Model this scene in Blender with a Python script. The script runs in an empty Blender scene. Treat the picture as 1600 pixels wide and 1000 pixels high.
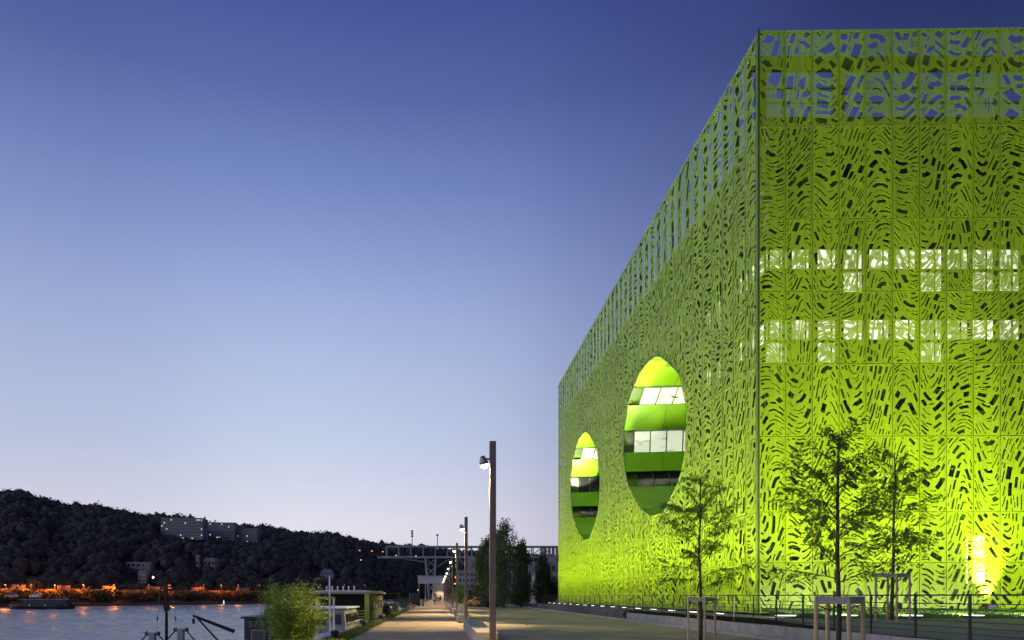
import bpy, bmesh, math, random
import numpy as np
from mathutils import Vector, Matrix
from mathutils.geometry import delaunay_2d_cdt

random.seed(7); RNG = np.random.default_rng(7)
C = bpy.context.scene.collection
SC = bpy.context.scene
R = math.radians
EYE = 1.7; FPX = 1067.0; VX = 685.0; VY = 931.0      # lens geometry used to read distances off the photograph

def at(px, py, Y):
    return Vector(((px - VX) * Y / FPX, Y, EYE + (VY - py) * Y / FPX))

# ------------------------------------------------------------------ camera
cam_d = bpy.data.cameras.new('camera'); cam = bpy.data.objects.new('camera', cam_d); C.objects.link(cam)
cam.location = (0, 0, EYE); cam.rotation_euler = (R(90), 0, 0)
cam_d.sensor_width = 36; cam_d.lens = 24.0
cam_d.shift_x = 115 / 1600; cam_d.shift_y = 431 / 1600
cam_d.clip_start = 0.1; cam_d.clip_end = 5000
SC.camera = cam

# ------------------------------------------------------------------ view
SC.view_settings.view_transform = 'Standard'; SC.view_settings.look = 'None'
SC.view_settings.gamma = 1; SC.view_settings.use_curve_mapping = False
SC.view_settings.exposure = 0.0

def lin(r, g, b):
    f = lambda c: (c / 255 / 12.92) if c / 255 <= 0.04045 else ((c / 255 + 0.055) / 1.055) ** 2.4
    return (f(r), f(g), f(b), 1)

# ------------------------------------------------------------------ dusk sky
W = bpy.data.worlds.new('World'); SC.world = W; W.use_nodes = True
nt = W.node_tree; nt.nodes.clear()
def wn(t, **k):
    n = nt.nodes.new(t)
    for a, b in k.items(): setattr(n, a, b)
    return n
tc = wn('ShaderNodeTexCoord'); sx = wn('ShaderNodeSeparateXYZ'); nt.links.new(tc.outputs['Generated'], sx.inputs[0])
asn = wn('ShaderNodeMath', operation='ARCSINE'); nt.links.new(sx.outputs['Z'], asn.inputs[0])
dv = wn('ShaderNodeMath', operation='DIVIDE'); nt.links.new(asn.outputs[0], dv.inputs[0]); dv.inputs[1].default_value = math.pi / 2
rp = wn('ShaderNodeValToRGB'); nt.links.new(dv.outputs[0], rp.inputs[0])
SKY = [(0, (214, 209, 222)), (3, (222, 217, 228)), (6, (217, 216, 230)), (11.7, (192, 202, 228)), (17, (175, 190, 223)), (22, (157, 174, 216)),
       (26, (138, 156, 206)), (30.6, (114, 134, 190)), (36, (86, 104, 164)), (41, (67, 84, 149)), (60, (36, 47, 102)), (90, (26, 35, 82))]
el = rp.color_ramp.elements
while len(el) < len(SKY): el.new(0.5)
for e, (d, c) in zip(el, SKY): e.position = d / 90; e.color = lin(*c)
cv = wn('ShaderNodeFloatCurve')
mp = wn('ShaderNodeMapRange'); nt.links.new(sx.outputs['X'], mp.inputs[0])
mp.inputs[1].default_value = -1; mp.inputs[2].default_value = 1
nt.links.new(mp.outputs[0], cv.inputs['Value'])
pts = cv.mapping.curves[0].points
CUR = [(-1, 1.0), (-.6, .93), (-.44, .93), (-.2, 1.07), (-.05, 1.03), (.06, .96), (.17, .78), (.3, .56), (.54, .20), (1, .17)]
while len(pts) < len(CUR): pts.new(.5, .5)
for p, (x, y) in zip(pts, CUR): p.location = ((x + 1) / 2, y / 1.4)
cv.mapping.update()
sc_ = wn('ShaderNodeMath', operation='MULTIPLY'); nt.links.new(cv.outputs[0], sc_.inputs[0]); sc_.inputs[1].default_value = 1.4
pw = wn('ShaderNodeMath', operation='POWER'); nt.links.new(sc_.outputs[0], pw.inputs[0]); pw.inputs[1].default_value = .74
cmb = wn('ShaderNodeCombineXYZ'); nt.links.new(sc_.outputs[0], cmb.inputs[0]); nt.links.new(sc_.outputs[0], cmb.inputs[1]); nt.links.new(pw.outputs[0], cmb.inputs[2])
mx = wn('ShaderNodeVectorMath', operation='MULTIPLY'); nt.links.new(rp.outputs[0], mx.inputs[0]); nt.links.new(cmb.outputs[0], mx.inputs[1])
nis = wn('ShaderNodeTexSky', sky_type='NISHITA', sun_disc=False); nis.sun_elevation = R(-3); nis.sun_rotation = R(-80)
ad = wn('ShaderNodeVectorMath', operation='MULTIPLY_ADD'); nt.links.new(nis.outputs[0], ad.inputs[0]); ad.inputs[1].default_value = (.02, .02, .02)
nt.links.new(mx.outputs[0], ad.inputs[2])
bg = wn('ShaderNodeBackground'); bg.inputs['Strength'].default_value = 1.0; nt.links.new(ad.outputs[0], bg.inputs[0])
ow = wn('ShaderNodeOutputWorld'); nt.links.new(bg.outputs[0], ow.inputs[0])

sun_d = bpy.data.lights.new('dusk_sun', 'SUN'); sun = bpy.data.objects.new('dusk_sun', sun_d); C.objects.link(sun)
sun_d.energy = 0.8; sun_d.angle = R(60); sun_d.color = (.95, .92, 1)
sun.rotation_euler = (R(72), 0, R(-80))

# ------------------------------------------------------------------ materials
MATS = {}
def mat(name, col, rough=.6, metal=0., noise=0., scale=4., bump=0., emit=None, es=0., spec=.5, stretch=(1, 1, 1), col2=None, detail=6, trans=0.):
    if name in MATS: return MATS[name]
    m = bpy.data.materials.new(name); m.use_nodes = True
    n = m.node_tree.nodes; l = m.node_tree.links; b = n['Principled BSDF']
    b.inputs['Base Color'].default_value = (*col, 1); b.inputs['Roughness'].default_value = rough
    b.inputs['Metallic'].default_value = metal; b.inputs['Specular IOR Level'].default_value = spec
    if trans: b.inputs['Transmission Weight'].default_value = trans
    if emit: b.inputs['Emission Color'].default_value = (*emit, 1); b.inputs['Emission Strength'].default_value = es
    if noise or bump or col2:
        t = n.new('ShaderNodeTexCoord'); mpn = n.new('ShaderNodeMapping'); mpn.inputs['Scale'].default_value = stretch
        nz = n.new('ShaderNodeTexNoise'); nz.inputs['Scale'].default_value = scale; nz.inputs['Detail'].default_value = detail
        nz.inputs['Roughness'].default_value = .65
        l.new(t.outputs['Object'], mpn.inputs[0]); l.new(mpn.outputs[0], nz.inputs['Vector'])
        if noise or col2:
            r = n.new('ShaderNodeValToRGB'); r.color_ramp.elements[0].position = .32; r.color_ramp.elements[1].position = .7
            c2 = col2 if col2 else tuple(min(1, c * (1 + noise)) for c in col)
            c1 = col if col2 else tuple(c * (1 - noise) for c in col)
            r.color_ramp.elements[0].color = (*c1, 1); r.color_ramp.elements[1].color = (*c2, 1)
            l.new(nz.outputs['Fac'], r.inputs[0]); l.new(r.outputs[0], b.inputs['Base Color'])
        if bump:
            bp = n.new('ShaderNodeBump'); bp.inputs['Strength'].default_value = bump; bp.inputs['Distance'].default_value = .02
            l.new(nz.outputs['Fac'], bp.inputs['Height']); l.new(bp.outputs[0], b.inputs['Normal'])
    MATS[name] = m; return m

LIME = (.36, .56, .004)
M_PANEL = mat('lime_perforated_metal', LIME, .4, noise=.07, scale=1.5, spec=.5)
# the sheets are pierced all over by pin holes far below the picture's resolution: part of the light passes through
_n = M_PANEL.node_tree.nodes; _l = M_PANEL.node_tree.links; _mx = _n.new('ShaderNodeMixShader'); _tr = _n.new('ShaderNodeBsdfTransparent')
_mx.inputs[0].default_value = .37; _l.new(_n['Principled BSDF'].outputs[0], _mx.inputs[1]); _l.new(_tr.outputs[0], _mx.inputs[2]); _l.new(_mx.outputs[0], _n['Material Output'].inputs[0])
# each sheet has its own slight tone and faint vertical weather streaks
def weather(m):
    n = m.node_tree.nodes; l = m.node_tree.links; b = n['Principled BSDF']; src = b.inputs['Base Color'].links[0].from_socket
    oi = n.new('ShaderNodeObjectInfo'); mr = n.new('ShaderNodeMapRange'); mr.inputs[3].default_value = .84; mr.inputs[4].default_value = 1.06; l.new(oi.outputs['Random'], mr.inputs[0])
    t = n.new('ShaderNodeTexCoord'); mp = n.new('ShaderNodeMapping'); mp.inputs['Scale'].default_value = (7, 7, .35); nz = n.new('ShaderNodeTexNoise'); nz.inputs['Scale'].default_value = 1.0; nz.inputs['Detail'].default_value = 5
    l.new(t.outputs['Object'], mp.inputs[0]); l.new(mp.outputs[0], nz.inputs['Vector']); m2 = n.new('ShaderNodeMapRange'); m2.inputs[1].default_value = .35; m2.inputs[2].default_value = .7; m2.inputs[3].default_value = 1.06; m2.inputs[4].default_value = .8; l.new(nz.outputs['Fac'], m2.inputs[0])
    mu = n.new('ShaderNodeMath'); mu.operation = 'MULTIPLY'; l.new(mr.outputs[0], mu.inputs[0]); l.new(m2.outputs[0], mu.inputs[1])
    vs = n.new('ShaderNodeVectorMath'); vs.operation = 'SCALE'; l.new(src, vs.inputs[0]); l.new(mu.outputs[0], vs.inputs['Scale']); l.new(vs.outputs[0], b.inputs['Base Color'])
weather(M_PANEL)
M_OPEN = M_PANEL.copy(); M_OPEN.name = 'lime_open_mesh_metal'
[q for q in M_OPEN.node_tree.nodes if q.bl_idname == 'ShaderNodeMixShader'][0].inputs[0].default_value = .52
M_RIM = mat('lime_rim_metal', LIME, .45)
M_FIN = mat('lime_frame_metal', (.12, .20, .008), .45)
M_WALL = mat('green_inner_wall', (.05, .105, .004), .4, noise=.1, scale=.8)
M_CONE = mat('lime_cone_lining', (.17, .38, .006), .35, noise=.04, scale=.6)
M_CONED = mat('dark_green_backing', (.03, .07, .006), .5)
M_LIT = mat('lit_window_glass', (.5, .5, .4), .2, emit=(.95, 1.0, .66), es=.98)
M_LITW = mat('lit_office_glass', (.5, .5, .45), .2, emit=(.95, 1.0, .72), es=.66)
_n = M_LITW.node_tree.nodes; _l = M_LITW.node_tree.links; _t = _n.new('ShaderNodeTexCoord'); _mp = _n.new('ShaderNodeMapping'); _mp.inputs['Scale'].default_value = (.9, .9, 2.4); _nz = _n.new('ShaderNodeTexNoise'); _nz.inputs['Scale'].default_value = 1.3; _nz.inputs['Detail'].default_value = 4; _r = _n.new('ShaderNodeValToRGB')
_r.color_ramp.elements[0].position = .34; _r.color_ramp.elements[0].color = (.35, .4, .2, 1); _r.color_ramp.elements[1].position = .45; _r.color_ramp.elements[1].color = (.95, 1, .74, 1)
_l.new(_t.outputs['Object'], _mp.inputs[0]); _l.new(_mp.outputs[0], _nz.inputs['Vector']); _l.new(_nz.outputs['Fac'], _r.inputs[0]); _l.new(_r.outputs[0], _n['Principled BSDF'].inputs['Emission Color'])
M_DARKG = mat('dark_window_glass', (.03, .035, .035), .08, spec=.6)
M_STEEL = mat('galvanised_grey_steel', (.22, .22, .22), .45, metal=.6, noise=.15, scale=6)
M_POLE = mat('grey_brown_lamp_steel', (.12, .10, .095), .5, metal=.3, noise=.12, scale=3)
M_DARK = mat('charcoal_metal', (.03, .03, .033), .5)
M_CONC = mat('weathered_concrete', (.30, .285, .26), .85, noise=.22, scale=2.2, bump=.3)
M_CONCD = mat('dark_rough_stone', (.085, .085, .085), .9, noise=.4, scale=3, bump=.8)
M_WOOD = mat('pale_stake_wood', (.42, .30, .17), .7, noise=.2, scale=5, stretch=(6, 6, .6))
M_WOODG = mat('grey_weathered_board', (.30, .285, .26), .75, noise=.25, scale=6, stretch=(1, 6, 6))
M_BARK = mat('dark_bark', (.055, .042, .03), .9, noise=.3, scale=12)
def translucent(m, f, col):
    n = m.node_tree.nodes; l = m.node_tree.links; mx = n.new('ShaderNodeMixShader'); tr = n.new('ShaderNodeBsdfTranslucent'); tr.inputs[0].default_value = (*col, 1); mx.inputs[0].default_value = f
    l.new(n['Principled BSDF'].outputs[0], mx.inputs[1]); l.new(tr.outputs[0], mx.inputs[2]); l.new(mx.outputs[0], n['Material Output'].inputs[0]); return m
M_LEAF = translucent(mat('young_tree_leaf', (.06, .12, .018), .5, noise=.35, scale=2), .68, (.26, .46, .03))
M_POP = mat('poplar_leaf', (.06, .10, .03), .6, noise=.45, scale=.9)
M_BAMB = mat('bamboo_leaf', (.20, .30, .03), .5, noise=.4, scale=3)
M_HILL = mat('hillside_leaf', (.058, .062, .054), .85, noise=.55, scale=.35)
M_BANKL = mat('bank_leaf', (.07, .07, .03), .8, noise=.5, scale=.2)
M_GRASS = mat('lawn_blade', (.09, .19, .02), .6, noise=.4, scale=1.5)
M_VERGE = mat('verge_blade', (.16, .2, .03), .7, noise=.4, scale=1.5)
M_WHITE = mat('white_paint', (.72, .72, .72), .45, noise=.08, scale=3)
M_BLACK = mat('black_rubber', (.015, .015, .015), .8)
M_LAMP = mat('lamp_glass', (.9, .85, .7), .3, emit=(1, .80, .42), es=34)
M_UP = mat('uplight_glass', (.9, .9, .85), .3, emit=(1, .97, .85), es=3.0)
M_FAR = mat('far_concrete', (.27, .275, .30), .8, noise=.15, scale=.3)
M_SOD = mat('sodium_lamp_glass', (1, .5, .1), .3, emit=(1, .30, .06), es=3)
M_WARMW = mat('warm_window_glass', (.3, .25, .15), .3, emit=(1, .72, .3), es=.75)

# ------------------------------------------------------------------ mesh helpers
class MB:
    def __init__(s): s.v = []; s.f = []
    def poly(s, pts):
        i = len(s.v); s.v += [tuple(p) for p in pts]; s.f.append(tuple(range(i, i + len(pts)))); return s
    def box(s, c, d, rz=0., M=None):
        hx, hy, hz = d[0] / 2, d[1] / 2, d[2] / 2; i = len(s.v); cr, sr = math.cos(rz), math.sin(rz)
        for z in (-hz, hz):
            for x, y in ((-hx, -hy), (hx, -hy), (hx, hy), (-hx, hy)):
                p = Vector((c[0] + x * cr - y * sr, c[1] + x * sr + y * cr, c[2] + z))
                s.v.append(tuple(M @ p) if M else tuple(p))
        for q in ((3, 2, 1, 0), (4, 5, 6, 7), (0, 1, 5, 4), (1, 2, 6, 5), (2, 3, 7, 6), (3, 0, 4, 7)): s.f.append(tuple(i + k for k in q))
        return s
    def tube(s, P, rad, n=8, cap=True):
        P = [Vector(p) for p in P]; rad = rad if isinstance(rad, (list, tuple)) else [rad] * len(P)
        rings = []
        for k, p in enumerate(P):
            d = (P[min(k + 1, len(P) - 1)] - P[max(k - 1, 0)]).normalized()
            a = d.orthogonal().normalized() if abs(d.z) < .99 else Vector((1, 0, 0)); a = (a - d * a.dot(d)).normalized(); b = d.cross(a)
            i = len(s.v)
            for j in range(n):
                t = 2 * math.pi * j / n; s.v.append(tuple(p + (a * math.cos(t) + b * math.sin(t)) * rad[k]))
            rings.append(i)
        for k in range(len(P) - 1):
            A, B = rings[k], rings[k + 1]
            for j in range(n):
                j2 = (j + 1) % n; s.f.append((A + j, A + j2, B + j2, B + j))
        if cap:
            s.f.append(tuple(rings[0] + j for j in reversed(range(n)))); s.f.append(tuple(rings[-1] + j for j in range(n)))
        return s
    def lathe(s, c, prof, n=16, axis='Z'):
        i = len(s.v)
        for r, z in prof:
            for j in range(n):
                t = 2 * math.pi * j / n; x, y = r * math.cos(t), r * math.sin(t)
                p = (x, y, z) if axis == 'Z' else ((z, x, y) if axis == 'X' else (x, z, y))
                s.v.append((c[0] + p[0], c[1] + p[1], c[2] + p[2]))
        for k in range(len(prof) - 1):
            for j in range(n):
                j2 = (j + 1) % n; s.f.append((i + k * n + j, i + k * n + j2, i + (k + 1) * n + j2, i + (k + 1) * n + j))
        s.f.append(tuple(i + j for j in reversed(range(n)))); s.f.append(tuple(i + (len(prof) - 1) * n + j for j in range(n)))
        return s
    def prism(s, prof, x0, x1, axis='X'):
        n = len(prof); i = len(s.v)
        for x in (x0, x1):
            for a, b in prof: s.v.append((x, a, b) if axis == 'X' else (a, x, b) if axis == 'Y' else (a, b, x))
        for j in range(n): s.f.append((i + j, i + (j + 1) % n, i + n + (j + 1) % n, i + n + j))
        s.f.append(tuple(i + j for j in reversed(range(n)))); s.f.append(tuple(i + n + j for j in range(n)))
        return s
    def mesh(s, name, m, smooth=False):
        me = bpy.data.meshes.new(name); me.from_pydata(s.v, [], s.f); me.materials.append(m)
        bm = bmesh.new(); bm.from_mesh(me); bmesh.ops.recalc_face_normals(bm, faces=bm.faces); bm.to_mesh(me); bm.free()
        if smooth: me.shade_smooth()
        return me
    def build(s, name, m, parent=None, smooth=False, loc=None, bevel=0):
        return put(name, s.mesh(name, m, smooth), parent, loc, bevel)

def put(name, me, parent=None, loc=None, bevel=0, rz=0, scale=None):
    o = bpy.data.objects.new(name, me); C.objects.link(o)
    if parent: o.parent = parent
    if loc is not None: o.location = loc
    if rz: o.rotation_euler = (0, 0, rz)
    if scale: o.scale = scale
    if bevel:
        b = o.modifiers.new('bevel', 'BEVEL'); b.width = bevel; b.segments = 2; b.limit_method = 'ANGLE'
    return o
def tag(o, label=None, cat=None, group=None, kind=None):
    for k, v in (('label', label), ('category', cat), ('group', group), ('kind', kind)):
        if v: o[k] = v
    return o
def thing(name, label, cat, loc=(0, 0, 0), rz=0, group=None):
    o = bpy.data.objects.new(name, None); C.objects.link(o); o.location = loc; o.rotation_euler = (0, 0, rz); o.empty_display_size = .2
    return tag(o, label, cat, group)
def dup(root, loc, label, rz=None, scale=None):
    r = root.copy(); C.objects.link(r); r.location = loc; r['label'] = label
    if rz is not None: r.rotation_euler = (0, 0, rz)
    if scale: r.scale = scale
    for ch in list(root.children):
        c = ch.copy(); C.objects.link(c); c.parent = r
        for g in list(ch.children):
            d = g.copy(); C.objects.link(d); d.parent = c
    return r
def struct(name, o): o.name = name; o['kind'] = 'structure'; return o

def leaf_cloud(name, P, L, Wd, m, parent=None, droop=0., dirs=None):
    """many separate leaf faces: P (n,3) centres, L, Wd lengths and widths"""
    P = np.asarray(P, float); n = len(P); L = np.broadcast_to(L, n)[:, None]; Wd = np.broadcast_to(Wd, n)[:, None]
    d = RNG.normal(size=(n, 3)) if dirs is None else np.asarray(dirs, float) + RNG.normal(size=(n, 3)) * .35
    d[:, 2] -= droop; d /= np.linalg.norm(d, axis=1)[:, None]
    q = RNG.normal(size=(n, 3)); s = np.cross(d, q); s /= np.linalg.norm(s, axis=1)[:, None] + 1e-9
    V = np.empty((n, 4, 3)); V[:, 0] = P - d * L / 2; V[:, 1] = P + s * Wd / 2 + d * L * .05; V[:, 2] = P + d * L / 2; V[:, 3] = P - s * Wd / 2 + d * L * .05
    me = bpy.data.meshes.new(name); me.vertices.add(4 * n); me.vertices.foreach_set('co', V.reshape(-1))
    me.loops.add(4 * n); me.loops.foreach_set('vertex_index', np.arange(4 * n, dtype=np.int32))
    me.polygons.add(n); me.polygons.foreach_set('loop_start', np.arange(0, 4 * n, 4, dtype=np.int32)); me.polygons.foreach_set('loop_total', np.full(n, 4, np.int32))
    me.update(calc_edges=True); me.materials.append(m)
    return put(name, me, parent)

def spot(name, loc, target, power, angle, blend=.8, col=(1, .95, .8), parent=None, size=.08):
    d = bpy.data.lights.new(name, 'SPOT'); d.energy = power; d.spot_size = R(angle); d.spot_blend = blend; d.color = col; d.shadow_soft_size = size
    o = bpy.data.objects.new(name, d); C.objects.link(o); o.location = loc
    o.rotation_euler = (Vector(target) - Vector(loc)).to_track_quat('-Z', 'Y').to_euler()
    if parent: o.parent = parent
    return o
def point(name, loc, power, col, parent=None, size=.15):
    d = bpy.data.lights.new(name, 'POINT'); d.energy = power; d.color = col; d.shadow_soft_size = size
    o = bpy.data.objects.new(name, d); C.objects.link(o); o.location = loc
    if parent: o.parent = parent
    return o

# ================================================================== SETTING
def ground_mat(name, colA, colB, scale, rough=.9, grain=60, c3=None, bump=.25, spec=.3):
    m = bpy.data.materials.new(name); m.use_nodes = True; n = m.node_tree.nodes; l = m.node_tree.links; b = n['Principled BSDF']
    t = n.new('ShaderNodeTexCoord'); a = n.new('ShaderNodeTexNoise'); a.inputs['Scale'].default_value = scale; a.inputs['Detail'].default_value = 8; a.inputs['Roughness'].default_value = .6
    g = n.new('ShaderNodeTexNoise'); g.inputs['Scale'].default_value = grain; g.inputs['Detail'].default_value = 3
    l.new(t.outputs['Object'], a.inputs['Vector']); l.new(t.outputs['Object'], g.inputs['Vector'])
    r = n.new('ShaderNodeValToRGB'); e = r.color_ramp.elements; e[0].position = .38; e[0].color = (*colA, 1); e[1].position = .62; e[1].color = (*colB, 1)
    if c3: x = e.new(.72); x.color = (*c3, 1)
    l.new(a.outputs['Fac'], r.inputs[0])
    mx = n.new('ShaderNodeMix'); mx.data_type = 'RGBA'; mx.blend_type = 'MULTIPLY'; mx.inputs['Factor'].default_value = .55
    r2 = n.new('ShaderNodeValToRGB'); r2.color_ramp.elements[0].position = .3; r2.color_ramp.elements[1].position = .65; r2.color_ramp.elements[0].color = (.35, .35, .35, 1)
    l.new(g.outputs['Fac'], r2.inputs[0]); l.new(r.outputs[0], mx.inputs[6]); l.new(r2.outputs[0], mx.inputs[7]); l.new(mx.outputs[2], b.inputs['Base Color'])
    bp = n.new('ShaderNodeBump'); bp.inputs['Strength'].default_value = bump; bp.inputs['Distance'].default_value = .01; l.new(g.outputs['Fac'], bp.inputs['Height']); l.new(bp.outputs[0], b.inputs['Normal'])
    b.inputs['Roughness'].default_value = rough; b.inputs['Specular IOR Level'].default_value = spec
    return m
def sheet(name, x0, x1, y0, y1, z, m):
    return struct(name, MB().poly([(x0, y0, z), (x1, y0, z), (x1, y1, z), (x0, y1, z)]).build(name, m))

G_SAND = ground_mat('sandy_promenade', (.36, .29, .205), (.47, .38, .275), .35, grain=45)
G_ROAD = ground_mat('mossy_gravel_road', (.42, .34, .24), (.27, .24, .15), .4, grain=40, c3=(.46, .38, .26))
G_EARTH = ground_mat('east_bank_earth', (.10, .10, .07), (.15, .14, .09), .1)
G_PAVE = ground_mat('grey_garden_paving', (.17, .17, .165), (.22, .22, .21), .5, grain=30)
G_LAWN = ground_mat('lawn_soil', (.04, .08, .015), (.06, .10, .02), 1.5)
G_VERGE = ground_mat('verge_soil', (.10, .12, .03), (.15, .15, .05), 1.2)
sheet('ground', -4.6, 900, -60, 900, -.03, G_EARTH)
sheet('promenade', -3.45, 2.05, -20, 330, 0, G_SAND)
sheet('verge', -4.12, -3.45, -20, 330, -.008, G_VERGE)
sheet('road', 2.05, 12.72, -20, 330, -.004, G_ROAD)
# the garden behind the fence: paving that slopes up to the lawn
gp = MB()
gp.poly([(13.42, -20, .5), (70, -20, .5), (70, 22, .55), (13.42, 22, .55)]).poly([(13.42, 22, .55), (70, 22, .55), (70, 28.6, .76), (13.42, 28.6, .76)])
gp.poly([(13.42, 28.6, .76), (15.6, 28.6, .78), (15.6, 92, .72), (13.42, 92, .5)])
struct('garden_paving', gp.build('garden_paving', G_PAVE))
lw = MB(); NX, NY = 40, 8
for i in range(NX):
    for j in range(NY):
        q = []
        for a, b in ((i, j), (i + 1, j), (i + 1, j + 1), (i, j + 1)):
            x = 15.6 + a * 1.3; y = 28.3 + b * .7; q.append((x, y, .74 + .24 * math.sin(min(1, b / NY * 1.1) * 1.57) + .03 * math.sin(x * 1.7) * math.sin(b)))
        lw.poly(q)
struct('lawn', lw.build('lawn', G_LAWN, smooth=True))
n = 26000
gx = 15.7 + RNG.random(n) ** 1.3 * 26; gy = 28.4 + RNG.random(n) * 4.6; gz = .74 + .24 * np.sin(np.minimum(1, (gy - 28.3) / 5.6 * 1.1) * 1.57) + .05
tag(leaf_cloud('lawn_grass', np.c_[gx, gy, gz], .08 + .14 * RNG.random(n), .02, M_GRASS, dirs=np.c_[RNG.normal(size=n) * .3, RNG.normal(size=n) * .3, np.ones(n)]), 'unmown green grass on the bank below the lime facade', 'grass', kind='stuff')
n = 16000
gy = 14 + 75 * RNG.random(n) ** 2; gx = -4.1 + .7 * RNG.random(n) ** 1.0
tag(leaf_cloud('verge_grass', np.c_[gx, gy, .06 + .05 * RNG.random(n)], .1 + .12 * RNG.random(n), .025, M_VERGE, dirs=np.c_[RNG.normal(size=n) * .4, RNG.normal(size=n) * .4, np.ones(n)]), 'straggly yellow green grass along the quay edge', 'grass', kind='stuff')

# river
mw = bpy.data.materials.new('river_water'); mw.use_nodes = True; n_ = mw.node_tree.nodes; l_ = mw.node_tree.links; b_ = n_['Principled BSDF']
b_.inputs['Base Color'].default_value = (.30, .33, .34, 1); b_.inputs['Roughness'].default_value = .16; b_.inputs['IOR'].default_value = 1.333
t_ = n_.new('ShaderNodeTexCoord'); m_ = n_.new('ShaderNodeMapping'); m_.inputs['Scale'].default_value = (.03, .12, 1)
z_ = n_.new('ShaderNodeTexNoise'); z_.inputs['Scale'].default_value = 1; z_.inputs['Detail'].default_value = 5
z2 = n_.new('ShaderNodeTexNoise'); z2.inputs['Scale'].default_value = 4.0; z2.inputs['Detail'].default_value = 4
l_.new(t_.outputs['Object'], m_.inputs[0]); l_.new(m_.outputs[0], z_.inputs['Vector']); l_.new(t_.outputs['Object'], z2.inputs['Vector'])
rr = n_.new('ShaderNodeMapRange'); rr.inputs[1].default_value = .4; rr.inputs[2].default_value = .62; rr.inputs[3].default_value = .2; rr.inputs[4].default_value = .28
l_.new(z_.outputs['Fac'], rr.inputs[0]); l_.new(rr.outputs[0], b_.inputs['Roughness'])
bp = n_.new('ShaderNodeBump'); bp.inputs['Strength'].default_value = .5; bp.inputs['Distance'].default_value = .05
l_.new(z2.outputs['Fac'], bp.inputs['Height']); l_.new(bp.outputs[0], b_.inputs['Normal'])
ys = [45.0]
while ys[-1] < 760: ys.append(ys[-1] * 1.0034)
ys = np.array(ys); pxc = np.linspace(-260, 676, 330)
X = (pxc[None, :] - VX) * ys[:, None] / FPX; Y = np.repeat(ys[:, None], len(pxc), 1); Z = np.zeros_like(X); keepm = X < -4.62; X = np.where(keepm, X, -4.62)
rv = np.random.default_rng(4); amp = .8 + .35 * (np.sin(X * .021 + np.sin(Y * .013) * 2 + Y * .045) * .5 + .5)
for q in range(26):
    lam = 1.0 * 1.075 ** q; th = rv.normal(0, .8) + 1.2; kx, ky = math.cos(th) * 6.283 / lam, math.sin(th) * 6.283 / lam
    fade = np.clip(lam / (Y * .0034 * 3.0), 0, 1) ** 2
    Z += fade * .0092 * lam * np.sin(kx * X + ky * Y + rv.uniform(0, 6.28) + 1.5 * np.sin(X * .05 + q) ) * amp
Z = Z * .55 - 2.8
nr, nc = X.shape; V = np.stack([X, Y, Z], -1).reshape(-1, 3); a = (np.arange(nr - 1)[:, None] * nc + np.arange(nc - 1)[None, :]).reshape(-1)
F = np.stack([a, a + 1, a + nc + 1, a + nc], 1); okf = (np.abs(V[F[:, 0], 0] - V[F[:, 1], 0]) > 1e-4); F = F[okf]
o0 = len(V); V = np.concatenate([V, [[-1600, -60, -3.25], [-4.6, -60, -3.25], [-4.6, 1300, -3.25], [-1600, 1300, -3.25]]]); F = np.concatenate([F, [[o0, o0 + 1, o0 + 2, o0 + 3]]])
rme = bpy.data.meshes.new('river'); rme.vertices.add(len(V)); rme.vertices.foreach_set('co', V.reshape(-1)); rme.loops.add(F.size); rme.loops.foreach_set('vertex_index', F.reshape(-1).astype(np.int32))
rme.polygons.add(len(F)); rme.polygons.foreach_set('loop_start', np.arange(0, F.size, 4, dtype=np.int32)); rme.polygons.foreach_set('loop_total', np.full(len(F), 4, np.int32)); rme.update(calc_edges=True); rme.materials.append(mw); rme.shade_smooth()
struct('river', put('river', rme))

# hills across the river, read as ridge heights at their distances
def lerp_tab(tab, x):
    xs = [t[0] for t in tab]; ys = [t[1] for t in tab]; return float(np.interp(x, xs, ys))
RIDGE = [(-500, 748), (-150, 770), (0, 786), (60, 795), (120, 803), (180, 811), (250, 818), (330, 828), (400, 836), (430, 839), (480, 841), (520, 845), (560, 853), (610, 858), (640, 860), (690, 863), (760, 868), (860, 873), (1300, 883)]
RIDGED = [(-500, 470), (0, 520), (250, 620), (400, 720), (560, 850), (700, 1050), (1300, 1250)]
SHORE = [(-500, 225), (0, 262), (250, 325), (420, 390), (560, 500), (640, 640), (690, 800), (1300, 920)]
def hill_pt(px, v):
    ys, yr = lerp_tab(SHORE, px), lerp_tab(RIDGED, px)
    zr = EYE + (VY - lerp_tab(RIDGE, px)) * yr / FPX
    a = Vector(((px - VX) * ys / FPX, ys, -1.6)); b = Vector(((px - VX) * yr / FPX, yr, zr))
    if v <= 1:
        p = a.lerp(b, v); w = max(0, (v - .10) / .90)
        p.z = -1.6 + 2.6 * min(1, v / .02) + (zr - 1) * (1 - (1 - w) ** 1.7) + 2.2 * math.sin(px * .05) * w * (1 - w) * 3
    else:
        p = b + Vector((b.x, b.y, 0)).normalized() * (v - 1) * 900; p.z = zr - (v - 1) * 30
    return p
hb = MB(); us = list(range(-500, 1301, 15)); vs = [0, .012, .03, .06, .1, .14, .2, .28, .36, .45, .55, .65, .75, .85, .95, 1, 1.2, 1.8]
for u in us:
    for v in vs: hb.v.append(tuple(hill_pt(u, v)))
nv = len(vs)
for i in range(len(us) - 1):
    for j in range(nv - 1): hb.f.append((i * nv + j, (i + 1) * nv + j, (i + 1) * nv + j + 1, i * nv + j + 1))
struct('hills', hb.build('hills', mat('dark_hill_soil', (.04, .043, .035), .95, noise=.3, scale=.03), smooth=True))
def proj(p): return VX + p.x / p.y * FPX, VY - (p.z - EYE) / p.y * FPX
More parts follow.
